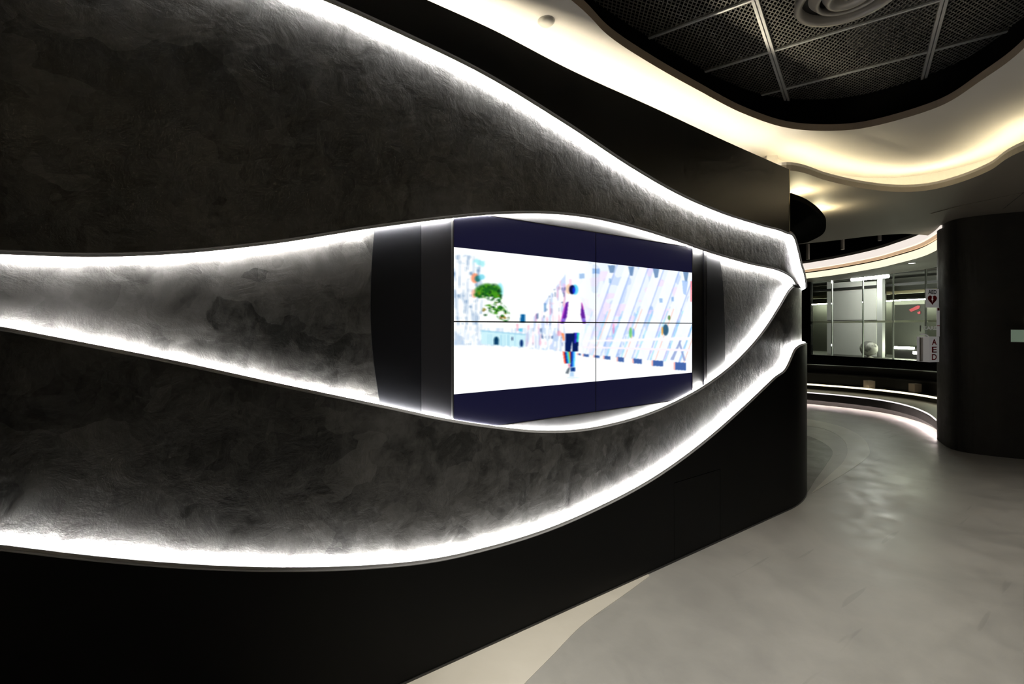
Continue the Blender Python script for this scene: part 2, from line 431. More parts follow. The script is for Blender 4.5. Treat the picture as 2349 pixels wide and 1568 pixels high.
c43 = lambda s: zmid_guard(c_43, c_32, s, 0.002)
top = lambda s: c_top(s) if s < s5_end else c_top(s5_end)
# core with the eye surface
ss5 = [s for s in SS if s < s5_end] + [s5_end]
slab('wall_core', lambda s: 0.0, lambda s: (top(s)-0.06) if s < s5_end else min(c_54(s)+0.02, top(s)), -0.16, -0.003, M['black_matte'], wall)
ribbon('eye_plaster_band', lambda s: c_32(s)-0.1, lambda s: c43(s)+0.1, 0.0, M['plaster'], wall)
slab('lower_plaster_band', lambda s: c_21(s)-0.1, c_32, 0.001, OFF_A, M['plaster'], wall)
slab('upper_plaster_band', c43, lambda s: c_54(s)+0.06, 0.001, OFF_A, M['plaster'], wall)
# top fascia: ends at the corner, only its lower lip runs on round the end
slab('top_fascia', c_54, top, 0.001, OFF_B, M['black_smooth'], wall, ss5)
pb_ = wall_pt(s5_end, OFF_B-0.016)
MB().tube((pb_.x, pb_.y, c_54(s5_end)+0.02), (pb_.x, pb_.y, top(s5_end)), 0.018, 16).obj('corner_highlight_bead', M['bead'], wall, True)  # rod added to carry the warm highlight of the glossy fascia corner
slab('fascia_lip', c_54, lambda s: c_54(s)+0.016, 0.0, OFF_B*0.9, M['alu'], wall, [s5_end] + [s for s in SS if s > s5_end])
# base: three boards with open joints
sA = wall_map(1547, 1200, OFF_B)[0]; sB = wall_map(1652, 1200, OFF_B)[0]
zdoor = lambda s: min(c_21(s)-0.03, wall_map(1600, 1092, OFF_B)[1])
def span(a, b): return [a] + [s for s in SS if a < s < b] + [b]
slab('base_board', lambda s: 0.012, c_21, 0.001, OFF_B, M['black_matte'], wall, span(S_L, sA-0.003))
slab('base_board', lambda s: 0.012, c_21, 0.001, OFF_B, M['black_matte'], wall, span(sB+0.003, S_E))
slab('base_board', lambda s: zdoor(s)+0.005, c_21, 0.001, OFF_B, M['black_matte'], wall, span(sA-0.003, sB+0.003))
slab('access_door', lambda s: 0.012, zdoor, 0.02, OFF_B-0.001, M['black_matte'], wall, span(sA, sB))
slab('base_board_joint', lambda s: 0.012, lambda s: zdoor(s)+0.01, 0.002, OFF_B-0.03, M['black_void'], wall, span(sA-0.003, sB+0.003))
slab('plinth_trim', lambda s: 0.0, lambda s: 0.012, 0.001, OFF_B+0.004, M['trim_dark'], wall)
# black upright where the plaster stops at the near end
slab('end_upright', lambda s: 0.0, lambda s: 3.12, -0.16, OFF_B+0.02, M['black_matte'], wall, [-2.6, S_L-0.002])

# aluminium channels and LED strips on the ledges
def ledge(curve, off_in, off_out, up, label, cut=None):
    sg = 1 if up else -1
    ss = SS if cut is None else [s for s in SS if cut[0] <= s <= cut[1]]
    d = off_out-off_in
    ch = slab('led_channel', (lambda s: curve(s)+0.0005) if up else (lambda s: curve(s)-0.0035),
         (lambda s: curve(s)+0.0035) if up else (lambda s: curve(s)-0.0005), off_in+0.002, off_out+0.0008, M['channel'], wall, ss)
    a, b = off_in+d*0.66, off_in+d*0.74
    o = slab('led_strip', (lambda s: curve(s)+0.003) if up else (lambda s: curve(s)-0.013),
         (lambda s: curve(s)+0.013) if up else (lambda s: curve(s)-0.003), a, b, M['led_back'], None, ss)
    o.data.materials.append(M['led'])                       # only the face towards the recessed plaster shines
    o.data.polygons.foreach_set('material_index', [1 if (i % 4 == 2 and i < len(o.data.polygons)-2) else 0 for i in range(len(o.data.polygons))])
    tag(o, label, 'light strip', 'white LED strips in the feature wall')
s_eye = wall_map(1822, 650, OFF_A)[0]
ledge(c_54, OFF_A, OFF_B, False, 'white LED strip sweeping down under the top black fascia')
ledge(c43, 0.0, OFF_A, False, 'white LED strip along the upper edge of the eye recess', cut=(S_L, s_eye+0.12))
ledge(c_32, 0.0, OFF_A, True, 'white LED strip along the lower edge of the eye recess', cut=(S_L, s_eye+0.02))
ledge(c_21, OFF_A, OFF_B, True, 'white LED strip above the black base boards, lowest on the wall')

# iris boards beside the screen
def arc_board(name, edge_pts, x_other, m, off=0.004):
    """board between a vertical joint and a curved edge given in pixels"""
    pe = [wall_map(x, y, 0.0) for x, y in edge_pts]
    pe = catmull(pe, 10); so = wall_map(x_other, 740, 0.0)[0]
    V = []; Fc = []
    for s, z in pe:
        for k in range(7):
            q = s+(so-s)*k/6; p = wall_pt(q, off); V.append((p.x, p.y, z))
    for i in range(len(pe)-1):
        for k in range(6): Fc.append((i*7+k, i*7+k+1, (i+1)*7+k+1, (i+1)*7+k))
    n = len(V)
    for i in range(len(pe)-1):                       # thickness along the curved edge
        a, b = Vector(V[i*7]), Vector(V[(i+1)*7]); V += [a-Vector((off, 0, 0)), b-Vector((off, 0, 0))]
        Fc.append((i*7, (i+1)*7, len(V)-1, len(V)-2))
    return mesh_obj(name, V, Fc, m, wall)
arc_board('iris_board', [(868, 480), (859, 530), (852, 620), (850, 720), (855, 810), (864, 880), (873, 930), (882, 965)], 964.5, M['iris'], 0.005)
arc_board('iris_board', [(1636, 540), (1648, 585), (1657, 650), (1661, 730), (1662, 800), (1661, 870), (1658, 910)], 1620, M['iris'], 0.005)
def rect_board(name, x0, x1, z0, z1, off, m, parent):
    s0, s1 = wall_map(x0, 740, off)[0], wall_map(x1, 740, off)[0]
    mb = MB(); mb.box((-DW+off/2, (s0+s1)/2, (z0+z1)/2), (off/2, (s1-s0)/2, (z1-z0)/2)); return mb.obj(name, m, parent)
rect_board('iris_board', 966.5, 1036.0, 0.9, 2.35, 0.006, M['iris_b'], wall)
rect_board('screen_surround', 1037.5, 1615.5, 0.9, 2.35, 0.003, M['surround'], wall)
rect_board('joint_trim', 1615.5, 1619.0, 0.95, 2.3, 0.016, M['bezel'], wall)

# ------------------------------------------------------------------ video wall (2 x 2 displays)
KD = 0.022                                              # screen face stands this far off the eye plane
OFS = KD
sL, sM, sR = (wall_map(x, 740, OFS)[0] for x in (1040, 1366, 1588))
sM = (sL+sR)/2
kk = (DW-OFS)/math.cos(TH)
zT, zB, zP, zQ = CAMZ+0.158*kk, CAMZ-0.1422*kk, CAMZ+0.1077*kk, CAMZ-0.0914*kk
zM = CAMZ+0.0070*kk
vw = empty('video_screen', (-DW+OFS, sM, zB)); tag(vw, 'two by two video wall showing a walking figure on a bright bridge', 'screen')
# picture painted as per-face colours; shapes are laid out in a flat reference frame of the film still
NU, NV = 600, 224
U, V_ = np.meshgrid((np.arange(NU)+.5)/NU, (np.arange(NV)+.5)/NV)
def homog(src, dst):
    A = []; b = []
    for (x, y), (u, v) in zip(src, dst):
        A.append([x, y, 1, 0, 0, 0, -u*x, -u*y]); b.append(u); A.append([0, 0, 0, x, y, 1, -v*x, -v*y]); b.append(v)
    h = np.linalg.solve(np.array(A, float), np.array(b, float)); return np.append(h, 1).reshape(3, 3)
Hm = homog([(0, 0), (1, 0), (0, 1), (1, 1)], [(70, 57), (2223, 293), (78, 1390), (2217, 1197)])
q = np.stack([U, V_, np.ones_like(U)], -1) @ Hm.T; X = q[..., 0]/q[..., 2]; Y = q[..., 1]/q[..., 2]
rng = np.random.default_rng(3)
def vnoise(fx, fy, seed, X=X, Y=Y):
    r = np.random.default_rng(seed); G = r.random((256, 256)); a = X*fx; b = Y*fy
    i = np.floor(a).astype(int); j = np.floor(b).astype(int); u = a-i; v = b-j; u = u*u*(3-2*u); v = v*v*(3-2*v)
    g_ = lambda p, q_: G[p % 256, q_ % 256]
    return (g_(i, j)*(1-u)+g_(i+1, j)*u)*(1-v)+(g_(i, j+1)*(1-u)+g_(i+1, j+1)*u)*v
IMG = np.ones((NV, NU, 3)); IMG[:] = (0.99, 1.0, 1.0)
def over(mask, col, a=1.0):
    mm = np.clip(mask, 0, 1)[..., None]*a; IMG[:] = IMG*(1-mm)+np.array(col)*mm
def poly(pts):
    ins = np.zeros(X.shape, bool); n = len(pts)
    for i in range(n):
        x0, y0 = pts[i]; x1, y1 = pts[(i+1) % n]
        if y0 == y1: continue
        c = ((Y >= min(y0, y1)) & (Y < max(y0, y1))); xi = x0+(Y-y0)*(x1-x0)/(y1-y0); ins ^= (c & (X < xi))
    return ins.astype(float)
def ell(cx, cy, rx, ry, soft=0.25):
    d = ((X-cx)/rx)**2+((Y-cy)/ry)**2; return np.clip((1+soft-d)/(2*soft), 0, 1)
ground_r = lambda: (Y < 1035+(X-1250)*0.085)
# lattice of the bridge, right side
reg = ((X > 1180) & ground_r()).astype(float)*np.clip((X-1180)/260, 0, 1)
over(reg, (0.90, 0.94, 1.0), 0.75)
over(reg*(vnoise(.02, .011, 1) > 0.62), (0.62, 0.74, 0.97), 0.4)
over(reg*(vnoise(.05, .016, 2) > 0.72)*(Y > 600), (0.50, 0.66, 0.92), 0.40)
over(reg*(vnoise(.012, .02, 4) > 0.66), (0.96, 0.86, 0.98), 0.6)
for k in range(8):                                    # slanting white girders
    x0 = 1340+k*140; wd = 26+k*5
    sl = (X + (Y-700)*0.36 - x0); over(reg*(np.abs(sl) < wd), (0.97, 0.99, 1.0), 0.92)
    over(reg*(np.abs(sl-wd-8) < 5), (0.55, 0.66, 0.90), 0.55)
    over(reg*(np.abs(sl+wd*0.2+((k*37) % 20)) < 4)*(Y > 620)*(k % 2), (1.0, 0.62, 0.50), 0.5)
    over(reg*(np.abs(sl+wd+10) < 6)*(Y > 640), (0.45, 0.85, 0.98), 0.45)
for x0, y0, x1, y1 in [(1462, 222, 1530, 292), (1645, 232, 1700, 318), (1868, 256, 1925, 338), (2140, 285, 2190, 375)]:
    over(poly([(x0, y0), (x1, y0+6), (x1-14, y1), (x0+18, y1)]), (0.30, 0.46, 0.66), 0.75)
for x0, y0, x1, y1 in [(1322, 255, 1388, 300), (1205, 300, 1250, 345), (1925, 525, 1955, 565), (2035, 515, 2055, 550), (1470, 345, 1490, 385)]:
    over(poly([(x0, y0), (x1, y0), (x1, y1), (x0, y1)]), (0.42, 0.62, 0.86), 0.6)
over(poly([(2205, 370), (2222, 370), (2219, 555), (2203, 555)]), (1.0, 0.45, 0.50), 0.7)
over(poly([(2130, 360), (2185, 370), (2165, 500), (2140, 480)]), (0.60, 0.74, 0.96), 0.7)
over(ell(1980, 810, 26, 52), (0.08, 0.28, 0.42), 0.85); over(ell(1950, 820, 9, 40), (0.95, 0.65, 0.25), 0.8); over(ell(2012, 700, 12, 22), (0.30, 0.50, 0.25), 0.8)
over(ell(1665, 835, 14, 48), (0.35, 0.75, 0.30), 0.7); over(ell(1690, 835, 10, 40), (0.25, 0.55, 0.90), 0.7); over(ell(1512, 800, 8, 50), (0.95, 0.45, 0.70), 0.6)
over(poly([(2020, 1080), (2110, 900), (2125, 900), (2050, 1085)]), (0.55, 0.62, 0.82), 0.8); over(poly([(2105, 900), (2160, 1090), (2140, 1090), (2095, 930)]), (0.55, 0.62, 0.82), 0.8)
over(poly([(1240, 905), (2214, 873), (2213, 905), (1240, 918)]), (0.98, 0.97, 1.0)); over(poly([(1240, 958), (2213, 985), (2213, 1007), (1240, 972)]), (0.98, 0.95, 0.99))
for x0, y0, x1, y1 in [(1195, 1020, 1220, 1042), (1245, 1026, 1290, 1056), (1342, 1038, 1386, 1066), (1430, 1044, 1482, 1080), (1552, 1055, 1606, 1102), (1692, 1070, 1766, 1118), (1866, 1086, 1956, 1142), (2064, 1103, 2160, 1178)]:
    over(poly([(x0-14, y0), (x0, y0), (x0, y1-5), (x0-14, y1-6)]), (1.0, 0.62, 0.58), 0.7)
    over(poly([(x0, y0), (x1, y0+6), (x1, y1), (x0, y1-6)]), (0.27, 0.40, 0.66))
# pale lattices left and middle
regl = ((X < 330) & (Y > 130) & (Y < 945)).astype(float)
over(regl*(vnoise(.055, .010, 8) > 0.66), (0.62, 0.72, 0.84), 0.55); over(regl*(vnoise(.11, .02, 9) > 0.82), (0.25, 0.42, 0.62), 0.6)
regm = ((X > 720) & (X < 1080) & (Y > 900-(X-640)*1.35) & (Y < 960+(X-720)*0.12)).astype(float)
over(regm*(vnoise(.07, .008, 11) > 0.60), (0.66, 0.76, 0.95), 0.6); over(regm*(vnoise(.10, .014, 12) > 0.80), (0.95, 0.55, 0.70), 0.5)
over(regm*(vnoise(.09, .016, 13) > 0.86), (0.12, 0.25, 0.50), 0.7)
over(poly([(890, 570), (905, 565), (903, 640), (888, 650)]), (0.25, 0.50, 0.75), 0.8)
regf = ((X > 80) & (X < 1060) & (Y > 790) & (Y < 945+np.clip(X-330, 0, 900)*0.085)).astype(float)
over(regf*(vnoise(.10, .016, 15) > 0.60), (0.70, 0.80, 0.92), 0.6)
# facade, sign
over(poly([(325, 812), (720, 848), (712, 965), (322, 935)]), (0.80, 0.94, 0.97)); over(poly([(318, 808), (725, 846), (725, 858), (318, 822)]), (0.60, 0.80, 0.90), .8)
for x in (385, 410, 500, 530, 565, 625): over(poly([(x, 850), (x+7, 851), (x+7, 955), (x, 954)]), (0.52, 0.76, 0.88), 0.8)
over(ell(460, 905, 22, 36), (0.02, 0.22, 0.36)); over(poly([(440, 905), (482, 905), (480, 945), (440, 942)]), (0.05, 0.25, 0.40)); over(ell(686, 930, 15, 34), (0.05, 0.20, 0.45)); over(ell(603, 888, 6, 18), (0.10, 0.15, 0.35))
over(poly([(676, 665), (716, 668), (716, 745), (676, 742)]), (0.05, 0.38, 0.62)); over(poly([(655, 795), (695, 797), (690, 822), (655, 820)]), (0.30, 0.78, 0.92), .8); over(poly([(640, 755), (656, 755), (656, 820), (644, 820)]), (1, .5, .65), .6)
# tree with coloured fringes
over(ell(300, 205, 55, 45)*(vnoise(.03, .03, 21) > .35), (0.55, 0.90, 0.93), .7)
over(ell(265, 340, 34, 45), (0.95, 0.45, 0.25), .7); over(ell(290, 345, 26, 30), (0.10, 0.45, 0.45), .9); over(ell(325, 330, 30, 25), (0.35, 0.80, 0.90), .7)
over(ell(258, 480, 22, 40), (0.98, 0.62, 0.50), .7); over(ell(490, 455, 30, 70), (0.45, 0.88, 0.95), .7)
tree = np.zeros(X.shape)
for e in [(370, 455, 95, 62), (430, 470, 70, 75), (310, 490, 50, 30), (475, 530, 42, 60), (470, 620, 75, 45), (400, 610, 55, 30), (520, 670, 55, 45), (360, 640, 25, 40), (545, 705, 30, 28)]: tree = np.maximum(tree, ell(*e, 0.4))
holes = ((vnoise(.035, .04, 23) > .60) & (Y > 520)) | ((vnoise(.07, .08, 24) > .66) & (Y > 500))
over(tree*(~holes), (0.10, 0.40, 0.10)); over(tree*(~holes)*(vnoise(.05, .06, 25) > .5), (0.30, 0.62, 0.10), .85); over(tree*(~holes)*(vnoise(.06, .05, 26) > .68), (0.03, 0.18, 0.10), .8)
over(tree*(~holes)*(vnoise(.05, .03, 27) > .82), (0.85, 0.45, 0.20), .6)
# walking figure
over(ell(1112, 440, 28, 46), (0.95, 0.75, 0.60), .8); over(ell(1165, 445, 30, 46), (0.30, 0.80, 0.98), .9); over(ell(1140, 445, 27, 42), (0.02, 0.05, 0.30)); over(ell(1155, 450, 12, 30), (0.08, 0.20, 0.85))
over(poly([(1112, 350), (1136, 350), (1136, 410), (1112, 410)]), (0.98, .7, .85), .5); over(poly([(1050, 390), (1078, 390), (1070, 470), (1044, 470)]), (0.90, .75, .95), .5)
over(poly([(1105, 520), (1200, 520), (1232, 570), (1240, 740), (1215, 838), (1080, 845), (1062, 740), (1090, 580)]), (1, 1, 1))
over(poly([(1107, 552), (1088, 560), (1066, 610), (1034, 752), (1066, 752), (1092, 690), (1100, 620)]), (0.38, 0.12, 0.62)); over(poly([(1084, 570), (1064, 615), (1036, 740), (1044, 740), (1072, 640)]), (0.90, .30, .85), .7)
over(poly([(1222, 556), (1240, 600), (1258, 700), (1262, 752), (1236, 752), (1216, 670), (1222, 600)]), (0.40, 0.14, 0.62)); over(poly([(1222, 556), (1232, 570), (1245, 620), (1238, 625)]), (0.98, .35, .75), .8)
over(poly([(1050, 705), (1080, 705), (1076, 735), (1045, 735)]), (.55, .50, .90), .8); over(poly([(1230, 705), (1258, 705), (1258, 735), (1232, 735)]), (.55, .50, .90), .8)
over(poly([(1040, 838), (1070, 840), (1074, 905), (1060, 908)]), (0.98, 0.60, 0.42)); over(ell(1022, 840, 16, 26), (.95, .45, .55), .5)
over(poly([(1083, 842), (1200, 836), (1196, 935), (1192, 1002), (1142, 1004), (1142, 905), (1130, 960), (1126, 1006), (1076, 1004)]), (0.02, 0.10, 0.34))
over(poly([(1164, 838), (1182, 838), (1176, 930), (1160, 930)]), (.20, .16, .80)); over(poly([(1184, 838), (1204, 836), (1196, 920), (1178, 920)]), (.20, .85, .80), .9)
for a, b, c in [(1056, 1072, (1, .28, .18)), (1072, 1086, (.03, .18, .55)), (1086, 1100, (.20, .72, .98)), (1100, 1112, (.45, .90, .45)), (1112, 1126, (1, .35, .25)), (1128, 1142, (.03, .12, .50)), (1142, 1156, (.15, .50, .95)), (1156, 1168, (.45, .88, .98))]:
    over(poly([(a, 1006), (b, 1006), (b-(4 if b > 1127 else -14), 1145 if b > 1127 else 1112), (a-(4 if b > 1127 else -14), 1145 if b > 1127 else 1112)]), c)
over(poly([(1102, 1112), (1120, 1112), (1118, 1150), (1108, 1150)]), (.9, .5, .6), .8); over(poly([(1106, 1150), (1122, 1152), (1108, 1205), (1080, 1206), (1086, 1185)]), (.42, .46, .50))
over(poly([(1128, 1150), (1168, 1150), (1165, 1186), (1126, 1184)]), (.04, .22, .52)); over(poly([(1122, 1188), (1154, 1188), (1156, 1232), (1118, 1230)]), (.72, .84, .95)); over(ell(1150, 1242, 60, 6), (.80, .90, .98), .7)
for _ in range(1):                                    # soft film still
    for ax, k in ((0, 1), (1, 2)):
        IMG = sum(np.roll(np.pad(IMG, [(3, 3) if a == ax else (0, 0) for a in (0, 1, 2)], mode='edge'), q, ax) for q in range(-k, k+1))/(2*k+1)
        IMG = IMG[3:-3] if ax == 0 else IMG[:, 3:-3]
IMG = np.clip(IMG, 0, 1)
LIN = np.where(IMG > 0.04045, ((IMG+0.055)/1.055)**2.4, IMG/12.92)
BAR = np.array((0.0062, 0.0060, 0.0235))
def screen_mat():
    m = bpy.data.materials.new('lit_screen'); m.use_nodes = True; N, L, B = nodes(m)
    a = N.new('ShaderNodeVertexColor'); a.layer_name = 'picture'
    B.inputs['Base Color'].default_value = (0.0015, 0.0015, 0.003, 1); B.inputs['Roughness'].default_value = 0.4; B.inputs['Specular IOR Level'].default_value = 0.08
    L.new(a.outputs['Color'], B.inputs['Emission Color']); B.inputs['Emission Strength'].default_value = 1.06
    return m
M['screen'] = screen_mat()
for k_ in ('screen', 'sign_white', 'pale_green'): M[k_].cycles.emission_sampling = 'NONE'   # dim surfaces need no direct light sampling
GAP = 0.0032
for iu in (0, 1):
    for iv in (0, 1):
        y0, y1 = (sL, sM) if iu == 0 else (sM, sR)
        z1, z0 = (zT, zM) if iv == 0 else (zM, zB)
        d = MB().box((-DW+OFS/2+0.0005, (y0+y1)/2, (z0+z1)/2), (OFS/2-0.0015, (y1-y0)/2-0.0008, (z1-z0)/2-0.0008)).obj('display', M['bezel'], vw)
        # picture grid
        us = np.linspace(0 if iu == 0 else .5, .5 if iu == 0 else 1, NU//2+1)
        vm = (zP-zM)/(zP-zQ); jm = int(round(vm*NV))
        vv = np.linspace(0, vm, jm+1) if iv == 0 else np.linspace(vm, 1, NV-jm+1)
        zs = zP-(zP-zQ)*vv; rows = list(range(0, jm)) if iv == 0 else list(range(jm, NV))
        if iv == 0: zs = np.concatenate([[zT], zs]); rows = [-1]+rows
        else: zs = np.concatenate([zs, [zB]]); rows = rows+[-1]
        ys = sL+(sR-sL)*us
        ys = np.clip(ys, y0+GAP, y1-GAP); zs = np.clip(zs, z0+GAP, z1-GAP)
        nv, nu = len(zs), len(ys); xx = -DW+OFS
        Vt = [(xx, y, z) for z in zs for y in ys]
        Fc = [(j*nu+i, (j+1)*nu+i, (j+1)*nu+i+1, j*nu+i+1) for j in range(nv-1) for i in range(nu-1)]
        o = mesh_obj('screen_picture', Vt, Fc, M['screen'], d)
        ca = o.data.color_attributes.new('picture', 'FLOAT_COLOR', 'CORNER')
        colr = np.ones((len(Fc), 4, 4)); idx = 0
        for j in range(nv-1):
            r_ = rows[j]; seg = colr[idx:idx+nu-1]
            c_ = np.tile(BAR, (nu-1, 1)) if r_ < 0 else LIN[r_, (0 if iu == 0 else NU//2):(NU//2 if iu == 0 else NU)]
            seg[:, :, :3] = c_[:, None, :]; idx += nu-1
        ca.data.foreach_set('color', colr.ravel())
# thin light metal edge round the screens
for a, b in (((sL-.004, zB-.006), (sL, zT+.006)), ((sR, zB-.006), (sR+.004, zT+.006)), ((sL, zT), (sR, zT+.004)), ((sL, zB-.004), (sR, zB))):
    MB().box((-DW+OFS/2, (a[0]+b[0])/2, (a[1]+b[1])/2), (OFS/2+0.001, (b[0]-a[0])/2, (b[1]-a[1])/2)).obj('edge_trim', M['trim_dark'], vw)

# ------------------------------------------------------------------ floor
fl = MB().box((-3.0, 5.0, -0.05), (8.0, 10.0, 0.05)).obj('floor', M['floor']); tag(fl, 'polished grey concrete floor', kind='structure')
def inlay(name, pts, m, z=0.002):
    V = [Vector((p[0], p[1], 0)) for p in pts]
    return MB().prism(V, Vector((0, 0, 0.0002)), Vector((0, 0, z))).obj(name, m, fl)
zf = lambda x, y: v2(at_z(x, y, 0.0))
# cream wedge beside the base boards
edge = catmull([zf(1490, 1321), zf(1440, 1358), zf(1340, 1430), zf(1270, 1500), zf(1205, 1566)], 8)
e_last = Vector(edge[-1]); e_dir = (Vector(edge[-1])-Vector(edge[-2])).normalized()
edge += [tuple(e_last+e_dir*0.5+Vector((.05, 0))), tuple(e_last+e_dir*1.2+Vector((.25, 0)))]
inlay('cream_floor_inlay', edge+[(-DW+0.02, edge[-1][1]), (-DW+0.02, edge[0][1]+0.05)], M['floor_cream'])
# curved inlays beyond the wall end
pale = catmull([zf(1800, 955), zf(1860, 962), zf(1930, 978), zf(1978, 1003), zf(1995, 1033), zf(1985, 1052), zf(1950, 1078), zf(1900, 1108), zf(1860, 1132)], 8)
pale_in = catmull([zf(1862, 1130), zf(1900, 1092), zf(1935, 1058), zf(1944, 1030), zf(1930, 1004), zf(1895, 985), zf(1850, 976), zf(1800, 973)], 8)
inlay('pale_floor_arc', pale+pale_in, M['floor_pale'])
dark = catmull([zf(1800, 985), zf(1855, 1000), zf(1890, 1016), zf(1910, 1036), zf(1895, 1065), zf(1870, 1100), zf(1845, 1135), zf(1800, 1140)], 8)
inlay('dark_floor_inlay', dark, M['floor_dark'])
# enclosing walls of the hall
def struct_box(name, c, h, m, label):
    o = MB().box(c, h).obj(name, m); return tag(o, label, kind='structure')
struct_box('wall_right', (3.0, 3.0, 1.6), (0.08, 8.0, 1.6), M['dark_wall'], 'dark painted wall on the far side of the passage')
struct_box('wall_near', (-2.0, -4.2, 1.6), (5.0, 0.08, 1.6), M['dark_wall'], 'dark painted wall behind the viewer')
struct_box('wall_outer', (-9.6, 4.0, 1.6), (0.08, 9.0, 1.6), M['dark_wall'], 'dark painted wall behind the feature wall')

# ------------------------------------------------------------------ ceiling
ZS, ZW, ZMESH = 3.0, 3.24, 3.60
zs_ = lambda x, y: v2(at_z(x, y, ZS)); zw_ = lambda x, y: v2(at_z(x, y, ZW))
lip = [zs_(*p) for p in ((1815, 391), (1900, 415), (1980, 432), (2060, 440), (2130, 436), (2200, 419), (2270, 391), (2349, 345))]
H1 = catmull([(-2.36, 2.5), (-2.36, 4.1)] + lip + [(-0.1, 5.05), (0.6, 4.2), (1.0, 2.8), (1.05, 0.8), (0.9, -1.2), (0.2, -2.6), (-1.2, -3.0), (-2.2, -2.6), (-2.36, -1.0), (-2.36, 0.8)], 10, True)
inner = [zw_(*p) for p in ((1310, 0), (1400, 85), (1500, 150), (1600, 206), (1700, 258), (1800, 292), (1900, 300), (2000, 290), (2150, 246), (2250, 185), (2349, 110))]
H3 = catmull(inner + [(-0.30, 3.45), (-0.05, 2.6), (0.05, 1.4), (0.0, 0.1), (-0.25, -1.0), (-0.8, -1.5), (-1.3, -1.2), (-1.55, -0.3), (-1.64, 0.7)], 10, True)
near2 = [zs_(*p) for p in ((1850, 558), (1900, 553), (2000, 541), (2070, 536), (2110, 538))]
far_c = catmull([(-6.9, 12.2), (-5.8, 12.25), v2(at_z(1900, 632, 2.75)), v2(at_z(2000, 616, 2.75)), v2(at_z(2060, 602, 2.75)), v2(at_z(2110, 588, 2.75)), v2(at_z(2146, 571, 2.75)), (-1.95, 8.55)], 10)
H2 = [(-6.9, 12.2)] + [(-7.0, 9.3), (-5.2, 8.6), (-4.2, 8.5)] + catmull(near2, 6) + [p for p in reversed(far_c[:-14])][:-1]
# holes must not self-cross: near edge runs left to right, far edge back
outer = [(-9.6, -4.2), (3.0, -4.2), (3.0, 15.0), (-9.6, 15.0)]
sof = plate('ceiling', outer, [H1, H2], ZS, ZS+0.05, M['soffit']); tag(sof, 'taupe lowered ceiling with curved openings', kind='structure')
tray_out = offset_path(H1, 0.32, True)
if abs(tray_out[0][0]) < abs(H1[0][0]): tray_out = offset_path(H1, -0.32, True)
tray = plate('ceiling_tray', [(-3.3, -3.7), (1.9, -3.7), (1.9, 7.3), (-3.3, 7.3)], [H3], ZW, ZW+0.055, M['white_ceiling'], None, M['ceiling_edge_shade']); tag(tray, 'white raised ceiling ribbon lit by warm cove light', kind='structure')
# small upstand on the lip of the lowered ceiling and the cove back
sgn = 1 if Vector(tray_out[0]).x < H1[0][0] else -1
o_ = 0.32 if offset_path(H1, 0.32, True)[0][0] < H1[0][0] else -0.32
so = 1 if o_ > 0 else -1
sweep('cove_upstand', H1, [(0.0, ZS+0.05), (0.0, ZS+0.075), (so*0.02, ZS+0.075), (so*0.02, ZS+0.05)], M['white_ceiling'], sof, True)
sweep('cove_back', H1, [(so*0.30, ZS+0.05), (so*0.30, ZW), (so*0.315, ZW), (so*0.315, ZS+0.05)], M['white_ceiling'], sof, True)
# cove LED: two runs (along the wall, round the far end and back)
ix0 = 0
n1 = len(H1)
def run(i0, i1): return [H1[i % n1] for i in range(i0, i1+1)]
led_prof = [(so*0.07, ZS+0.052), (so*0.07, ZS+0.060), (so*0.09, ZS+0.060), (so*0.09, ZS+0.052)]
a_ = sweep('cove_led_strip', run(17, 125), led_prof, M['led_warm']); tag(a_, 'warm cove LED strip round the far curve of the white ceiling ribbon', 'light strip', 'warm cove strips')
b_ = sweep('cove_led_strip', run(126, 172), led_prof, M['led_warm']); tag(b_, 'warm cove LED strip round the near end of the white ceiling ribbon', 'light strip', 'warm cove strips')
# strip that washes up behind the head of the feature wall
ssw = [s for s in SS if s < s5_end-0.02]
c_ = slab('cove_led_strip', lambda s: top(s)-0.055, lambda s: top(s)-0.047, -0.075, -0.05, M['led_head'], None, ssw)
tag(c_, 'warm LED strip along the head of the black feature wall', 'light strip', 'warm cove strips')
# black void over the mesh
void = empty('ceiling_void', (-1, 2, 3.3)); tag(void, kind='structure')
tag(void, 'black void above the mesh ceiling panels')
oo = 0.22 if offset_path(H3, 0.22, True)[0][0] < H3[0][0] else -0.22
sweep('void_collar', H3, [(oo*0.9, ZW+0.056), (oo*0.9, 4.4), (oo*1.1, 4.4), (oo*1.1, ZW+0.056)], M['black_void'], void, True)
MB().box((-2.0, 4.5, 4.45), (8.5, 10.5, 0.04)).obj('void_lid', M['black_void'], void)
for x0, x1, y0, y1 in ((-9.7, -9.62, -4.3, 15), (3.0, 3.08, -4.3, 15), (-9.7, 3.1, -4.38, -4.3), (-9.7, 3.1, 15, 15.08)):
    MB().box(((x0+x1)/2, (y0+y1)/2, 3.7), ((x1-x0)/2, (y1-y0)/2, 0.75)).obj('void_side', M['black_void'], void)
# ducts seen faintly through the mesh
du = MB().tube((-2.1, 2.5, 3.90), (0.0, 4.2, 3.90), 0.16, 20).obj('air_duct', M['duct'], None, True); tag(du, 'round metal air duct above the mesh ceiling', 'duct')
dv = MB().tube((-2.2, 3.2, 4.15), (-0.9, 1.2, 4.15), 0.05, 14).obj('cable_conduit', M['duct'], None, True); tag(dv, 'thin conduit crossing above the mesh ceiling panels', 'conduit')
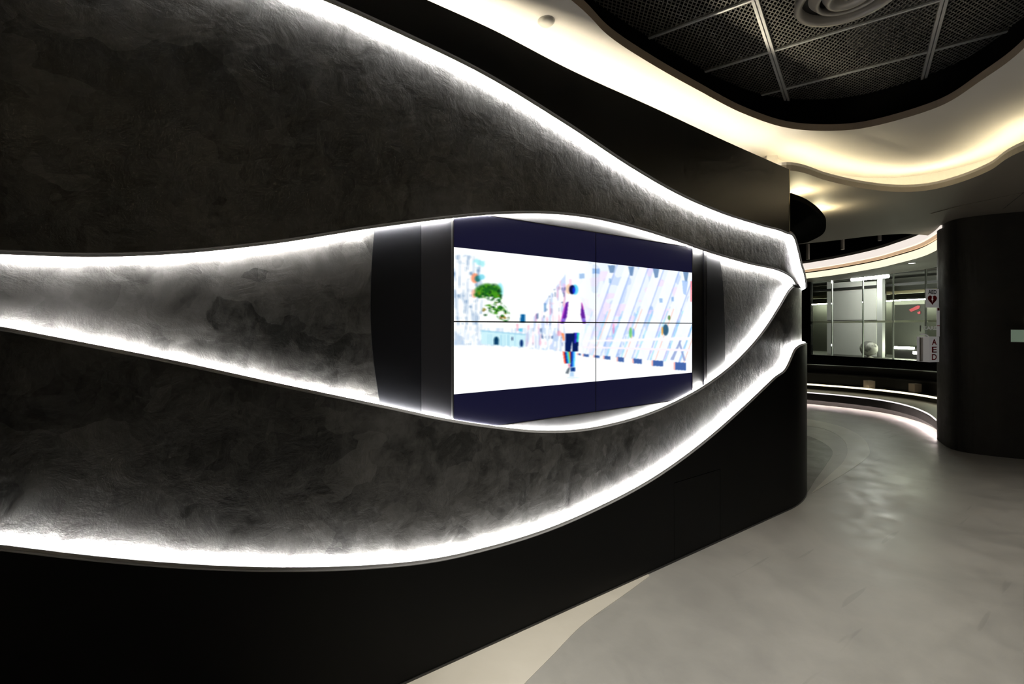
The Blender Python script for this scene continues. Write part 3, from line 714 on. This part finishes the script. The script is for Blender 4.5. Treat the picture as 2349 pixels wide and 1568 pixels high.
# mesh panels in a bar grid
gA = at_z(1770, 115, ZMESH); gd = Vector((-0.325, 0.946, 0)).normalized(); gp = Vector((gd.y, -gd.x, 0))
PW, PD = 0.925, 0.678                                   # panel across, panel along
grid = empty('mesh_ceiling', (gA.x, gA.y, ZMESH)); tag(grid, 'black ceiling of expanded metal panels in a bright bar grid', kind='structure')
pm = MB()
pitch = 0.0258; hw = 0.0034
for sg in (-1, 1):
    dirv = Vector((0.5, 0.866*sg, 0)).normalized(); nv_ = Vector((-dirv.y, dirv.x, 0))
    R_ = (PW+PD)/2
    k = -int(R_/pitch)
    while k*pitch < R_:
        c0 = nv_*k*pitch
        lo, hi = -9, 9                                # clip the strand to the panel
        for ax, hl in ((0, PW/2-0.012), (1, PD/2-0.012)):
            if abs(dirv[ax]) > 1e-6:
                t0, t1 = sorted(((-hl-c0[ax])/dirv[ax], (hl-c0[ax])/dirv[ax])); lo = max(lo, t0); hi = min(hi, t1)
        if hi-lo > 0.01:
            pm.box(c0+dirv*(lo+hi)/2+Vector((0, 0, 0.002*sg)), ((hi-lo)/2, hw, 0.002), (dirv, nv_, Vector((0, 0, 1))))
        k += 1
for c, h in (((0, PD/2-0.008, 0), (PW/2-0.004, 0.006, 0.008)), ((0, -PD/2+0.008, 0), (PW/2-0.004, 0.006, 0.008)), ((PW/2-0.010, 0, 0), (0.006, PD/2-0.004, 0.008)), ((-PW/2+0.010, 0, 0), (0.006, PD/2-0.004, 0.008))):
    pm.box(c, h)
panel_me = None
rot = math.atan2(gp.y, gp.x)
for i in range(-2, 3):
    for j in range(-5, 5):
        c = gA+gp*(i+0.5)*PW+gd*(j+0.5)*PD
        if not (-2.9 < c.x < 0.9 and -1.6 < c.y < 6.0): continue
        if panel_me is None:
            o = pm.obj('mesh_panel', M['mesh'], None); panel_me = o.data
        else:
            o = bpy.data.objects.new('mesh_panel', panel_me); COL.objects.link(o)
        o.parent = grid; o.location = c-grid.location; o.rotation_euler = (0, 0, rot)
for i in range(-2, 4):                                # main bars (two bright flanges) and cross bars
    c = gA+gp*i*PW-gd*0.3
    for q in (-0.011, 0.011):
        MB().box(c+gp*q-Vector((0, 0, 0.012)), (0.008, 3.2, 0.012), (gp, gd, Vector((0, 0, 1)))).obj('main_bar', M['tbar'], grid)
for j in range(-5, 5):
    c = gA+gd*j*PD+gp*0.4
    MB().box(c-Vector((0, 0, 0.008)), (2.4, 0.008, 0.008), (gp, gd, Vector((0, 0, 1)))).obj('cross_bar', M['tbar'], grid)
# round air diffuser
dc = at_z(1948, -6, 3.49); df = empty('air_diffuser', (dc.x, dc.y, 3.49)); tag(df, 'round grey air diffuser of concentric rings below the mesh ceiling', 'diffuser')
def ring(name, prof, m): MB().lathe(prof, (dc.x, dc.y, 3.49), 64).obj(name, m, df, True)
ring('outer_ring', [(0.235, 0.05), (0.232, 0.0), (0.262, -0.006), (0.272, 0.01), (0.268, 0.06), (0.235, 0.05)], M['diff_light'])
ring('back_plate', [(0.0, 0.055), (0.24, 0.055)], M['diff_dark'])
ring('middle_ring', [(0.20, 0.04), (0.165, 0.0), (0.150, -0.006), (0.142, 0.004), (0.17, 0.05)], M['diff_light'])
ring('inner_ring', [(0.130, 0.03), (0.110, -0.008), (0.095, -0.012), (0.072, 0.01), (0.060, 0.045)], M['diff_light'])
ring('centre_cone', [(0.0, -0.004), (0.030, 0.0), (0.036, 0.012), (0.020, 0.05)], M['diff_dark'])
# second diffuser, farther up
d2 = at_z(2060, 62, 3.72); d2o = empty('air_diffuser', (d2.x, d2.y, 3.72)); tag(d2o, 'dim second round diffuser seen through the mesh', 'diffuser')
MB().lathe([(0.05, 0.0), (0.28, -0.02), (0.30, 0.02), (0.30, 0.14)], d2, 40).obj('cone', M['duct'], d2o, True)
MB().lathe([(0.0, 0.01), (0.06, 0.01), (0.07, 0.04)], d2, 24).obj('centre_cap', M['diff_dark'], d2o, True)
# disc detector and slot on the white ribbon
sd = at_z(1253, 48, ZW); sdo = empty('smoke_detector', (sd.x, sd.y, ZW)); tag(sdo, 'flat round white detector on the ceiling ribbon above the wall', 'detector')
MB().lathe([(0.0, -0.016), (0.034, -0.016), (0.040, -0.010), (0.041, -0.003)], (sd.x, sd.y, ZW), 32).obj('cover', M['off_white'], sdo, True)
MB().lathe([(0.036, -0.003), (0.046, -0.003), (0.046, 0.0)], (sd.x, sd.y, ZW), 32).obj('base_ring', M['off_white'], sdo, True)
sl_ = at_z(2153, 404, ZW); so_ = empty('sprinkler', (sl_.x, sl_.y, ZW)); tag(so_, 'tiny dark sprinkler rosette on the far curve of the white ribbon', 'sprinkler')
MB().lathe([(0.0, -0.014), (0.012, -0.012), (0.034, -0.004), (0.036, 0.0)], (sl_.x, sl_.y, ZW), 20).obj('rosette', M['diff_dark'], so_, True)
MB().tube((sl_.x, sl_.y, ZW-0.03), (sl_.x, sl_.y, ZW-0.01), 0.006, 8).obj('nozzle', M['diff_dark'], so_)
# access hatch in the lowered ceiling near the pillar
hp = [at_z(x, y, ZS-0.001) for x, y in ((2136, 489), (2200, 470), (2349, 440), (2420, 455), (2300, 490))]
hq = [at_z(2136, 489, ZS), at_z(2200, 472, ZS), at_z(2345, 442, ZS), at_z(2300, 478, ZS)]
hc = sum(hq, Vector())/4
MB().prism(hq, Vector((0, 0, -0.006)), Vector((0, 0, -0.0005))).obj('ceiling_hatch', M['soffit'], sof)
MB().prism([hc+(p-hc)*1.05 for p in hq], Vector((0, 0, -0.0004)), Vector((0, 0, 0.0))).obj('hatch_frame', M['tbar_dark'], sof)

# canopy behind the wall end, with two puck lamps on top
can = [(-2.30, 4.30)] + [v2(at_z(x, y, 2.75)) for x, y in ((1815, 455), (1850, 469), (1880, 491), (1895, 515), (1886, 538), (1852, 556))]
can = [can[0]] + catmull(can[1:], 8) + [(-3.9, 7.1), (-4.2, 5.2), (-3.0, 4.3)]
cn = MB().prism([Vector((x, y, 0)) for x, y in can], Vector((0, 0, 2.75)), Vector((0, 0, 2.80))).obj('canopy', M['canopy'])
tag(cn, 'black rounded canopy slab projecting beyond the wall end', 'canopy')
for px, py, lab in ((1832, 440, 'small warm puck lamp on the canopy beside the wall corner'), (1880, 479, 'small warm puck lamp on the canopy nearer its rounded tip')):
    c = at_z(px, py, ZS)            # lamp stands under the bright pool it throws on the ceiling
    e = empty('puck_lamp', (c.x, c.y, 2.80)); tag(e, lab, 'lamp', 'puck lamps on the canopy')
    MB().lathe([(0.0, 0.012), (0.032, 0.012), (0.036, 0.0)], (c.x, c.y, 2.80), 20).obj('housing', M['alu'], e)
    MB().lathe([(0.0, 0.014), (0.026, 0.014), (0.026, 0.0121)], (c.x, c.y, 2.80), 20).obj('lens', M['puck'], e)

# double fascia of the far opening, its cove light put in as emission
lr = empty('fascia_ring', (-3.6, 11.0, 2.75)); tag(lr, 'cream double fascia round the far ceiling opening, cove light put in as emission', 'ceiling light')
fo = 1 if offset_path(far_c, 0.3)[20][1] > far_c[20][1] else -1       # + = away from the opening
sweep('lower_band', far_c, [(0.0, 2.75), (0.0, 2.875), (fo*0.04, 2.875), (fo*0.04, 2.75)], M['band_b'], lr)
sweep('shadow_gap', far_c, [(fo*0.03, 2.875), (fo*0.03, 2.91), (fo*0.06, 2.91), (fo*0.06, 2.875)], M['black_matte'], lr)
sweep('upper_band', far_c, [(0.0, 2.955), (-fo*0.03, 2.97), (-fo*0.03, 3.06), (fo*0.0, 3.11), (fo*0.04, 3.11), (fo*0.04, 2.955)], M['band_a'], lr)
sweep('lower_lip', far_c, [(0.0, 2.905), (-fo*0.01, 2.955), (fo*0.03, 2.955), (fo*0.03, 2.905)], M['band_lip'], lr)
sweep('top_edge', far_c, [(-fo*0.005, 3.11), (fo*0.02, 3.17), (fo*0.06, 3.17), (fo*0.04, 3.11)], M['white_ceiling'], lr)
sweep('bulkhead_underside', far_c, [(fo*0.04, 2.752), (fo*0.04, 2.80), (fo*1.1, 2.80), (fo*1.1, 2.752)], M['soffit'], lr)
dl = at_z(2092, 603, 2.752); e = empty('downlight', (dl.x, dl.y, 2.752)); tag(e, 'small bright downlight under the far ceiling ring', 'downlight')
MB().lathe([(0.0, -0.004), (0.05, -0.004)], (dl.x, dl.y, 2.752), 24).obj('lens', mat('far_downlight_lens', (1, 1, 1), 0.5, emit=(1, 0.97, 0.9), strength=8), e)
MB().lathe([(0.05, -0.006), (0.062, -0.004), (0.062, 0.0)], (dl.x, dl.y, 2.752), 24).obj('trim', M['off_white'], e)
# hangers in the far opening
for i, (px, y0, y1, dp) in enumerate(((1853, 560, 595, 9.0), (1933, 548, 572, 9.3), (2018, 540, 552, 8.9))):
    a, b = P(px, y0, dp), P(px, y1, dp)
    h = empty('track_spotlight', a); tag(h, ['grey spotlight hanging in the far opening next to the wall end', 'grey spotlight hanging mid way in the far opening', 'grey spotlight hanging nearest the tip of the far opening'][i], 'spotlight', 'spotlights in the far opening')
    MB().tube(a+Vector((0, 0, 0.6)), a, 0.012, 8).obj('stem', M['tbar_dark'], h)
    MB().tube(a, b, 0.03, 12).obj('body', M['diff_light'], h)

# ------------------------------------------------------------------ pillar on the right
pc = catmull([v2(at_z(2349, 1053, 0)), v2(at_z(2280, 1046, 0)), v2(at_z(2220, 1038, 0)), v2(at_z(2182, 1029, 0)), v2(at_z(2160, 1016, 0)), v2(at_z(2150, 1004, 0)), (-2.02, 9.2)], 8)
pc = [(3.0, pc[0][1]+0.9), (0.5, pc[0][1]+0.35)] + pc + [(-1.7, 9.6), (3.0, 9.9)]
pil = MB().prism([Vector((x, y, 0)) for x, y in pc], Vector((0, 0, 0.0)), Vector((0, 0, ZS))).obj('wall_far', M['pillar']); tag(pil, 'dark charcoal rounded pillar wall on the right', kind='structure')
# pale green box on its face
gb = P(2340, 770, 5.55); e = empty('exit_light', gb); tag(e, 'pale green lit box on the dark wall at the right edge', 'light box')
nrm = Vector((-0.1, -1, 0)).normalized(); gx = Vector((1, -0.1, 0)).normalized()
MB().box(gb, (0.075, 0.03, 0.078), (gx, nrm, Vector((0, 0, 1)))).obj('body', M['diff_dark'], e)
MB().box(gb+nrm*0.031, (0.068, 0.003, 0.071), (gx, nrm, Vector((0, 0, 1)))).obj('lit_panel', M['pale_green'], e)
# skirting stop on the floor at the right edge
# ------------------------------------------------------------------ AED signs on the pillar edge
UP = Vector((0, 0, 1)); DS = 6.5
sx_ = RT.copy()                                     # signs face the passage
sx_ = (RT*0.97+FW*0.24).normalized(); sn = sx_.cross(UP).normalized()
def sign_pt(px, py): return P(px, py, DS)
def plate_from(name, x0, y0, x1, y1, m, parent, push=0.0, thick=0.006):
    c = sign_pt((x0+x1)/2, (y0+y1)/2)+sn*push; k = DS/FPX
    return MB().box(c, ((x1-x0)/2*k, thick/2, (y1-y0)/2*k), (sx_, sn, UP)).obj(name, m, parent)
if sn.dot(FW) > 0: sn = -sn
s1 = empty('defibrillator_sign', sign_pt(2139, 705)); tag(s1, 'white square AED sign with red heart, upper of the pair', 'sign')
plate_from('plate', 2119, 662, 2158, 705, M['sign_white'], s1)
text_obj('lettering', 'AED', M['sign_black'], sign_pt(2138, 669.5)+sn*0.005, sx_, UP, 0.058, s1, 0.001, 0.150)
hc = sign_pt(2138, 688)+sn*0.0045; hp = []
for t in np.linspace(0, 2*math.pi, 40, endpoint=False):
    hx = 16*math.sin(t)**3; hy = 13*math.cos(t)-5*math.cos(2*t)-2*math.cos(3*t)-math.cos(4*t)
    hp.append(hc+sx_*hx*0.0052+UP*(hy*0.0046+0.008))
MB().prism(hp, sn*-0.001, sn*0.001).obj('heart', M['sign_red'], s1)
bolt = [(-.010, .036), (.014, .036), (.004, .010), (.018, .010), (-.010, -.040), (-.002, -.006), (-.018, -.006)]
MB().prism([hc+sn*0.0015+sx_*x+UP*(y+0.004) for x, y in bolt], sn*-0.0004, sn*0.0006).obj('lightning_bolt', M['sign_white'], s1)
s2 = empty('defibrillator_sign', sign_pt(2141, 830)); tag(s2, 'white AED cabinet sign with stacked red letters, lower of the pair', 'sign')
k = DS/FPX
MB().box(sign_pt(2143, 801)-sn*0.08, (15*k, 0.08, 29*k), (sx_, sn, UP)).obj('cabinet', M['sign_white'], s2)
plate_from('side_panel', 2121, 774, 2128, 829, M['off_white'], s2, -0.06, 0.02)
for ch, yy in (('A', 784), ('E', 801.5), ('D', 818.5)):
    text_obj('letter', ch, M['sign_red'], sign_pt(2143, yy)+sn*0.0015, sx_, UP, 0.082, s2, 0.001, 0.088)
s3 = empty('sign_strip', sign_pt(2154, 772)); tag(s3, 'narrow white strip with red mark between the two AED signs', 'sign')
plate_from('strip', 2149.5, 705.5, 2158, 771.5, M['sign_white'], s3, -0.01)
plate_from('red_mark', 2151, 706, 2157, 712, M['sign_red'], s3, -0.006, 0.003)
plate_from('red_line', 2150, 746, 2158, 747.5, M['sign_red'], s3, -0.006, 0.003)

# ------------------------------------------------------------------ curved seating steps
tp = catmull([(-6.6, 9.2), (-5.9, 9.9), (-5.25, 10.32), zf(1855, 928), zf(1950, 938), zf(2030, 950), zf(2090, 966), zf(2130, 985), zf(2151, 1003)], 10)
ts = 1 if offset_path(tp, 0.3)[40][1] > tp[40][1] else -1
def step(name, label, o0, o1, z0, z1, m, tread=None):
    e = empty(name, (tp[30][0], tp[30][1], z0)); tag(e, label, 'seating step', 'curved seating steps')
    sweep('riser', tp, [(ts*o0, z0), (ts*o0, z1-0.03), (ts*o1, z1-0.03), (ts*o1, z0)], m, e)
    sweep('tread', tp, [(ts*(o0-0.012), z1-0.03), (ts*(o0-0.012), z1), (ts*o1, z1), (ts*o1, z1-0.03)], tread or M['step_top'], e)
    return e
st1 = step('seating_step', 'lowest curved dark seating step with a white lit nosing', 0.0, 0.62, 0.12, 0.265, M['step'])
sweep('front_lip', tp, [(0.0, 0.10), (0.0, 0.12), (ts*0.012, 0.12), (ts*0.012, 0.10)], M['step'], st1)
sweep('toe_kick', tp, [(ts*0.12, 0.0), (ts*0.12, 0.12), (ts*0.6, 0.12), (ts*0.6, 0.0)], M['step'], st1)
st2 = step('seating_step', 'second curved dark seating step with a warm lit nosing', 0.62, 1.15, 0.0, 0.36, M['step'])
st3 = step('seating_step', 'third curved dark step behind the pale wooden blocks', 1.14, 1.45, 0.36, 0.56, M['step'])
st4 = step('seating_step', 'top curved dark step below the glazed room', 1.38, 1.62, 0.56, 0.73, M['step'])
for prof, m_, lab in (([(-0.022, .244), (-0.022, .264), (-0.0125, .264), (-0.0125, .244)], 'step_led', 'white LED nosing on the lowest seating step'),
                      ([(.593, .342), (.593, .374), (.6075, .374), (.6075, .342)], 'step_led_warm', 'warm LED nosing on the second seating step'),
                      ([(.03, .104), (.03, .111), (.05, .111), (.05, .104)], 'toe_led', 'hidden LED strip glowing on the floor under the lowest step')):
    o = sweep('step_led_strip', tp, [(ts*a, b) for a, b in prof], M[m_]); tag(o, lab, 'light strip', 'LED strips on the seating steps')
for px, py, lab in ((1994, 878, 'pale wooden block on the second step, left of the two'), (2099, 886, 'pale wooden block on the second step, right of the two')):
    # stand on the second step's tread
    base = at_z(px, py+12, 0.36); yaw = math.atan2(RT.y, RT.x)
    bx = MB(); bx.box(base+Vector((0, 0, 0.078)), (0.07, 0.07, 0.077), (RT, FW, UP)); o = bx.obj('wooden_block', M['wood'])
    bv = o.modifiers.new('bevel', 'BEVEL'); bv.width = 0.006; bv.segments = 2
    tag(o, lab, 'block', 'pale wooden blocks on the steps')

# ------------------------------------------------------------------ glazed room at the back
W0 = P(1860, 749, 12.2); W1 = P(2150, 749, 9.6); wd_ = (W1-W0).normalized(); wn = Vector((-wd_.y, wd_.x, 0))
if wn.dot(FW) < 0: wn = -wn
W0 = Vector((W0.x, W0.y, 0))
def on_win(px, py, back=0.0):
    d = FW+RT*((px-CX)/FPX); o = W0+wn*back
    t = o.dot(wn)/d.dot(wn); return P(px, py, t)
def wbox(name, x0, y0, x1, y1, back, thick, m, parent):
    """upright box whose front face spans these pixels on the plane `back` metres behind the glass"""
    a, b = on_win(x0, y0, back), on_win(x1, y1, back)
    zt, zb = a.z, on_win(x0, y1, back).z
    zt2, zb2 = on_win(x1, y0, back).z, b.z
    zt, zb = (zt+zt2)/2, (zb+zb2)/2
    l = (Vector((b.x, b.y, 0))-Vector((a.x, a.y, 0))); c = (Vector((a.x, a.y, 0))+Vector((b.x, b.y, 0)))/2
    return MB().box(c+wn*thick/2+UP*(zt+zb)/2, (l.length/2, thick/2, (zt-zb)/2), (wd_, wn, UP)).obj(name, m, parent)
ZSILL, ZHEAD = 0.88, 2.85
def wrun(name, t0, t1, z0, z1, back, thick, m, parent=None):
    c = W0+wd_*(t0+t1)/2+wn*(back+thick/2)+UP*(z0+z1)/2
    return MB().box(c, ((t1-t0)/2, thick/2, (z1-z0)/2), (wd_, wn, UP)).obj(name, m, parent)
bw = wrun('wall_back', -3.2, 4.6, 0.0, ZSILL, -0.06, 0.12, M['dark_wall']); tag(bw, 'low dark wall under the back glazing', kind='structure')
bh = wrun('wall_head', -3.2, 4.6, 2.80, 3.0, -0.06, 0.12, M['dark_wall']); tag(bh, 'dark band above the back glazing', kind='structure')
win = empty('window_1', W0+UP*ZSILL); tag(win, 'full width glazing of the bright room at the back', kind='structure')
def t_at(px): 
    p = on_win(px, 749); return (Vector((p.x, p.y, 0))-W0).dot(wd_)
edges_px = [1862, 1907, 1978, 2047, 2122, 2175]
ts_ = [t_at(x) for x in edges_px]
for a, b in zip(ts_[:-1], ts_[1:]):
    wrun('window_pane', a+0.006, b-0.006, ZSILL, 2.80, -0.006, 0.012, M['glass'], win)
for t in ts_[1:-1]:
    wrun('mullion', t-0.012, t+0.012, ZSILL, 2.80, 0.012, 0.03, M['steel'], win)
wrun('frame_post', ts_[0]-0.34, ts_[0]-0.005, 0.3, 2.9, -0.05, 0.1, M['black_matte'], win)
wrun('transom_rail', t_at(1845), t_at(2165), 1.70, 1.745, 0.06, 0.03, M['cream_rail'], win)
wrun('sill', -3.2, 4.6, ZSILL-0.02, ZSILL+0.012, -0.08, 0.16, M['black_matte'], win)
# room shell
rm = empty('wall_room', W0+wn*2.6); tag(rm, 'grey green shell of the glazed room', kind='structure')
wrun('room_back_wall', -2.0, 5.2, 0.5, 2.9, 2.6, 0.08, M['grey_green'], rm)
wrun('room_floor', -2.0, 5.2, 0.75, ZSILL-0.03, 0.12, 2.5, M['grey_green'], rm)
wrun('room_ceiling', -2.0, 5.2, 2.9, 2.95, 0.12, 2.5, M['dark_wall'], rm)
wrun('room_side_wall', -2.05, -2.0, 0.5, 2.9, 0.1, 2.6, M['grey_green'], rm)
wrun('ceiling_beam', -2.0, 5.2, 2.44, 2.52, 1.9, 0.10, M['olive'], rm)
wrun('ceiling_beam', -2.0, 5.2, 2.60, 2.66, 1.3, 0.08, M['dark_wall'], rm)
wrun('light_shelf', -2.0, 5.2, 2.31, 2.40, 2.35, 0.25, M['dark_wall'], rm)
o = wrun('room_led_strip', -1.9, 4.0, 2.285, 2.31, 2.36, 0.03, M['room_led']); tag(o, 'greenish white LED line along the back of the glazed room', 'light strip')
# white cupboard with joints
cb = empty('tall_cupboard', on_win(1955, 815, 1.4)); tag(cb, 'tall white cupboard with flat doors inside the glazed room', 'cupboard')
for x0, x1 in ((1897, 1911), (1912, 1977), (1979, 2010)):
    wbox('door', x0, 646, x1, 733.5, 1.4, 0.04, M['panel_white'], cb); wbox('door', x0, 735, x1, 818, 1.4, 0.04, M['panel_white'], cb)
wbox('carcass', 1898, 648, 2009, 818, 1.445, 0.4, M['grey_green'], cb)
po = wbox('post', 2012, 640, 2024, 822, 1.0, 0.1, M['steel'], None); po.name = 'steel_post'; tag(po, 'pale steel post beside the white cupboard', 'post')
# tube lamp
a, b = on_win(1954, 641, 0.35), on_win(2038, 633, 0.35)
e = empty('tube_lamp', (a+b)/2); tag(e, 'bright tube lamp hanging inside the glazed room', 'lamp')
MB().tube(a, b, 0.04, 12).obj('tube', M['tube'], e)
MB().tube(a+UP*0.05, b+UP*0.05, 0.02, 8).obj('housing', M['off_white'], e)
# globe on a base
gc = on_win(1993, 799, 0.8); e = empty('globe', gc-UP*0.2); tag(e, 'round pale globe ornament standing at the foot of the cupboard', 'ornament')
pr = [(0.185*math.sin(t), -0.185*math.cos(t)) for t in np.linspace(0.02, math.pi-0.02, 16)]
def globe_mat():
    m = mat('mottled_globe', (0.5, 0.5, 0.46), 0.5); N, L, B = nodes(m); co = N.new('ShaderNodeTexCoord').outputs['Object']
    n = noise(N, L, co, 6.0, 4); r = ramp(N, [(0.45, (0.16, 0.16, 0.15)), (0.55, (0.55, 0.54, 0.50))]); L.new(n.outputs['Fac'], r.inputs[0]); L.new(r.outputs[0], B.inputs['Base Color']); return m
MB().lathe(pr, gc, 28).obj('ball', globe_mat(), e, True)
MB().lathe([(0.0, -0.26), (0.12, -0.26), (0.10, -0.22), (0.03, -0.18), (0.0, -0.18)], gc, 20).obj('stand', M['off_white'], e, True)
# right part: display counter with glow and decals
ct = empty('display_counter', on_win(2080, 830, 1.2)); tag(ct, 'dark counter with a glowing top edge right of the cupboard', 'counter')
wbox('front', 2050, 800, 2140, 835, 1.2, 0.5, M['dark_wall'], ct)
wbox('lit_edge', 2050, 795, 2096, 800, 1.19, 0.03, M['room_led'], ct)
e = wbox('light_bar', 2094, 806, 2122, 812, 0.7, 0.04, M['room_led'], None); tag(e, 'short glowing bar in front of the dark counter', 'light bar')
pb = empty('presentation_board', on_win(2090, 790, 1.9)); tag(pb, 'grey green board with pink brush strokes on the room wall', 'board')
wbox('board', 2052, 698, 2122, 792, 1.9, 0.04, M['grey_green'], pb)
def stroke(pts, parent):
    MB().prism([on_win(x, y, 1.88) for x, y in pts], wn*-0.002, wn*0.002).obj('brush_stroke', M['pink'], parent)
stroke([(2085, 710), (2105, 700), (2111, 701), (2109, 707), (2090, 715)], pb); stroke([(2104, 716), (2111, 713), (2112, 719), (2106, 720)], pb)
# window lettering and white curved decal
dcl = empty('window_decal', on_win(2130, 760, -0.02)); tag(dcl, 'white lettering and curved strokes stuck on the glazing beside the AED signs', 'decal')
text_obj('lettering', 'CARE', M['sign_white'], on_win(2133, 752, -0.02), wd_, UP, 0.075, dcl, 0.002, 0.24)
wbox('bar', 2110, 746, 2112.5, 760, -0.02, 0.004, M['steel'], dcl)
arc = catmull([on_win(x, y, -0.02)[:] for x, y in ((2110, 765), (2120, 765), (2128, 768), (2134, 774))], 6)
arc2 = [Vector(p)-UP*0.028 for p in arc]
MB().prism([Vector(p) for p in arc]+list(reversed(arc2)), wn*-0.001, wn*0.001).obj('arc_stroke', M['sign_white'], dcl)
for yy in (774, 784, 794, 804):
    MB().prism([on_win(x, y, -0.02) for x, y in ((2110, yy), (2122, yy+2), (2122, yy+7))], wn*-0.001, wn*0.001).obj('leaf_stroke', M['sign_white'], dcl)

# ------------------------------------------------------------------ downlights added out of view to brighten the hall floor
DL = [((1.28, 0.6), 'added unseen downlight in the lowered ceiling to the right of the viewer'), ((1.30, 2.9), 'added unseen downlight in the lowered ceiling right of the mesh opening'),
      ((0.4, 5.6), 'added unseen downlight in the lowered ceiling before the dark pillar wall'), ((-0.9, -3.4), 'added unseen downlight in the lowered ceiling behind the viewer')]
for (x, y), lab in DL:
    e = empty('downlight', (x, y, ZS)); tag(e, lab, 'downlight', 'added hall downlights')
    MB().lathe([(0.0, -0.003), (0.05, -0.003)], (x, y, ZS), 24).obj('lens', mat('fill_downlight_lens', (1, 1, 1), 0.5, emit=(1, 0.93, 0.82), strength=6), e)
    MB().lathe([(0.05, -0.006), (0.068, -0.004), (0.068, 0.0)], (x, y, ZS), 24).obj('trim', M['off_white'], e)
    ld = bpy.data.lights.new('fill_downlight_beam', 'SPOT'); ld.energy = DOWN_W*4; ld.color = (1.0, 0.94, 0.85); ld.spot_size = math.radians(110); ld.spot_blend = 0.9; ld.shadow_soft_size = 0.06
    lo = bpy.data.objects.new('fill_downlight_beam', ld); COL.objects.link(lo); lo.parent = e; lo.location = (0, 0, -0.02)

# spotlight added out of view in the mesh opening, brightens the near floor
e = empty('track_spotlight', (-1.30, 0.30, 3.42)); tag(e, 'added unseen spotlight below the mesh ceiling, brightening the floor by the wall', 'spotlight')
aim = (Vector((-1.15, 2.1, 0))-Vector((-1.30, 0.30, 3.42))).normalized(); pv = Vector((-1.30, 0.30, 3.42))
MB().tube(pv, pv+aim*0.13, 0.035, 16, 0.045).obj('head', M['tbar_dark'], e)
MB().tube(pv+Vector((0, 0, 0.14)), pv, 0.01, 8).obj('stem', M['tbar_dark'], e)
ld = bpy.data.lights.new('fill_spot_beam', 'SPOT'); ld.energy = SPOT_W; ld.color = (1.0, 0.95, 0.86); ld.spot_size = math.radians(72); ld.spot_blend = 0.9; ld.shadow_soft_size = 0.04
lo = bpy.data.objects.new('fill_spot_beam', ld); COL.objects.link(lo); lo.parent = e; lo.location = aim*0.15; lo.rotation_euler = aim.to_track_quat('-Z', 'Y').to_euler()
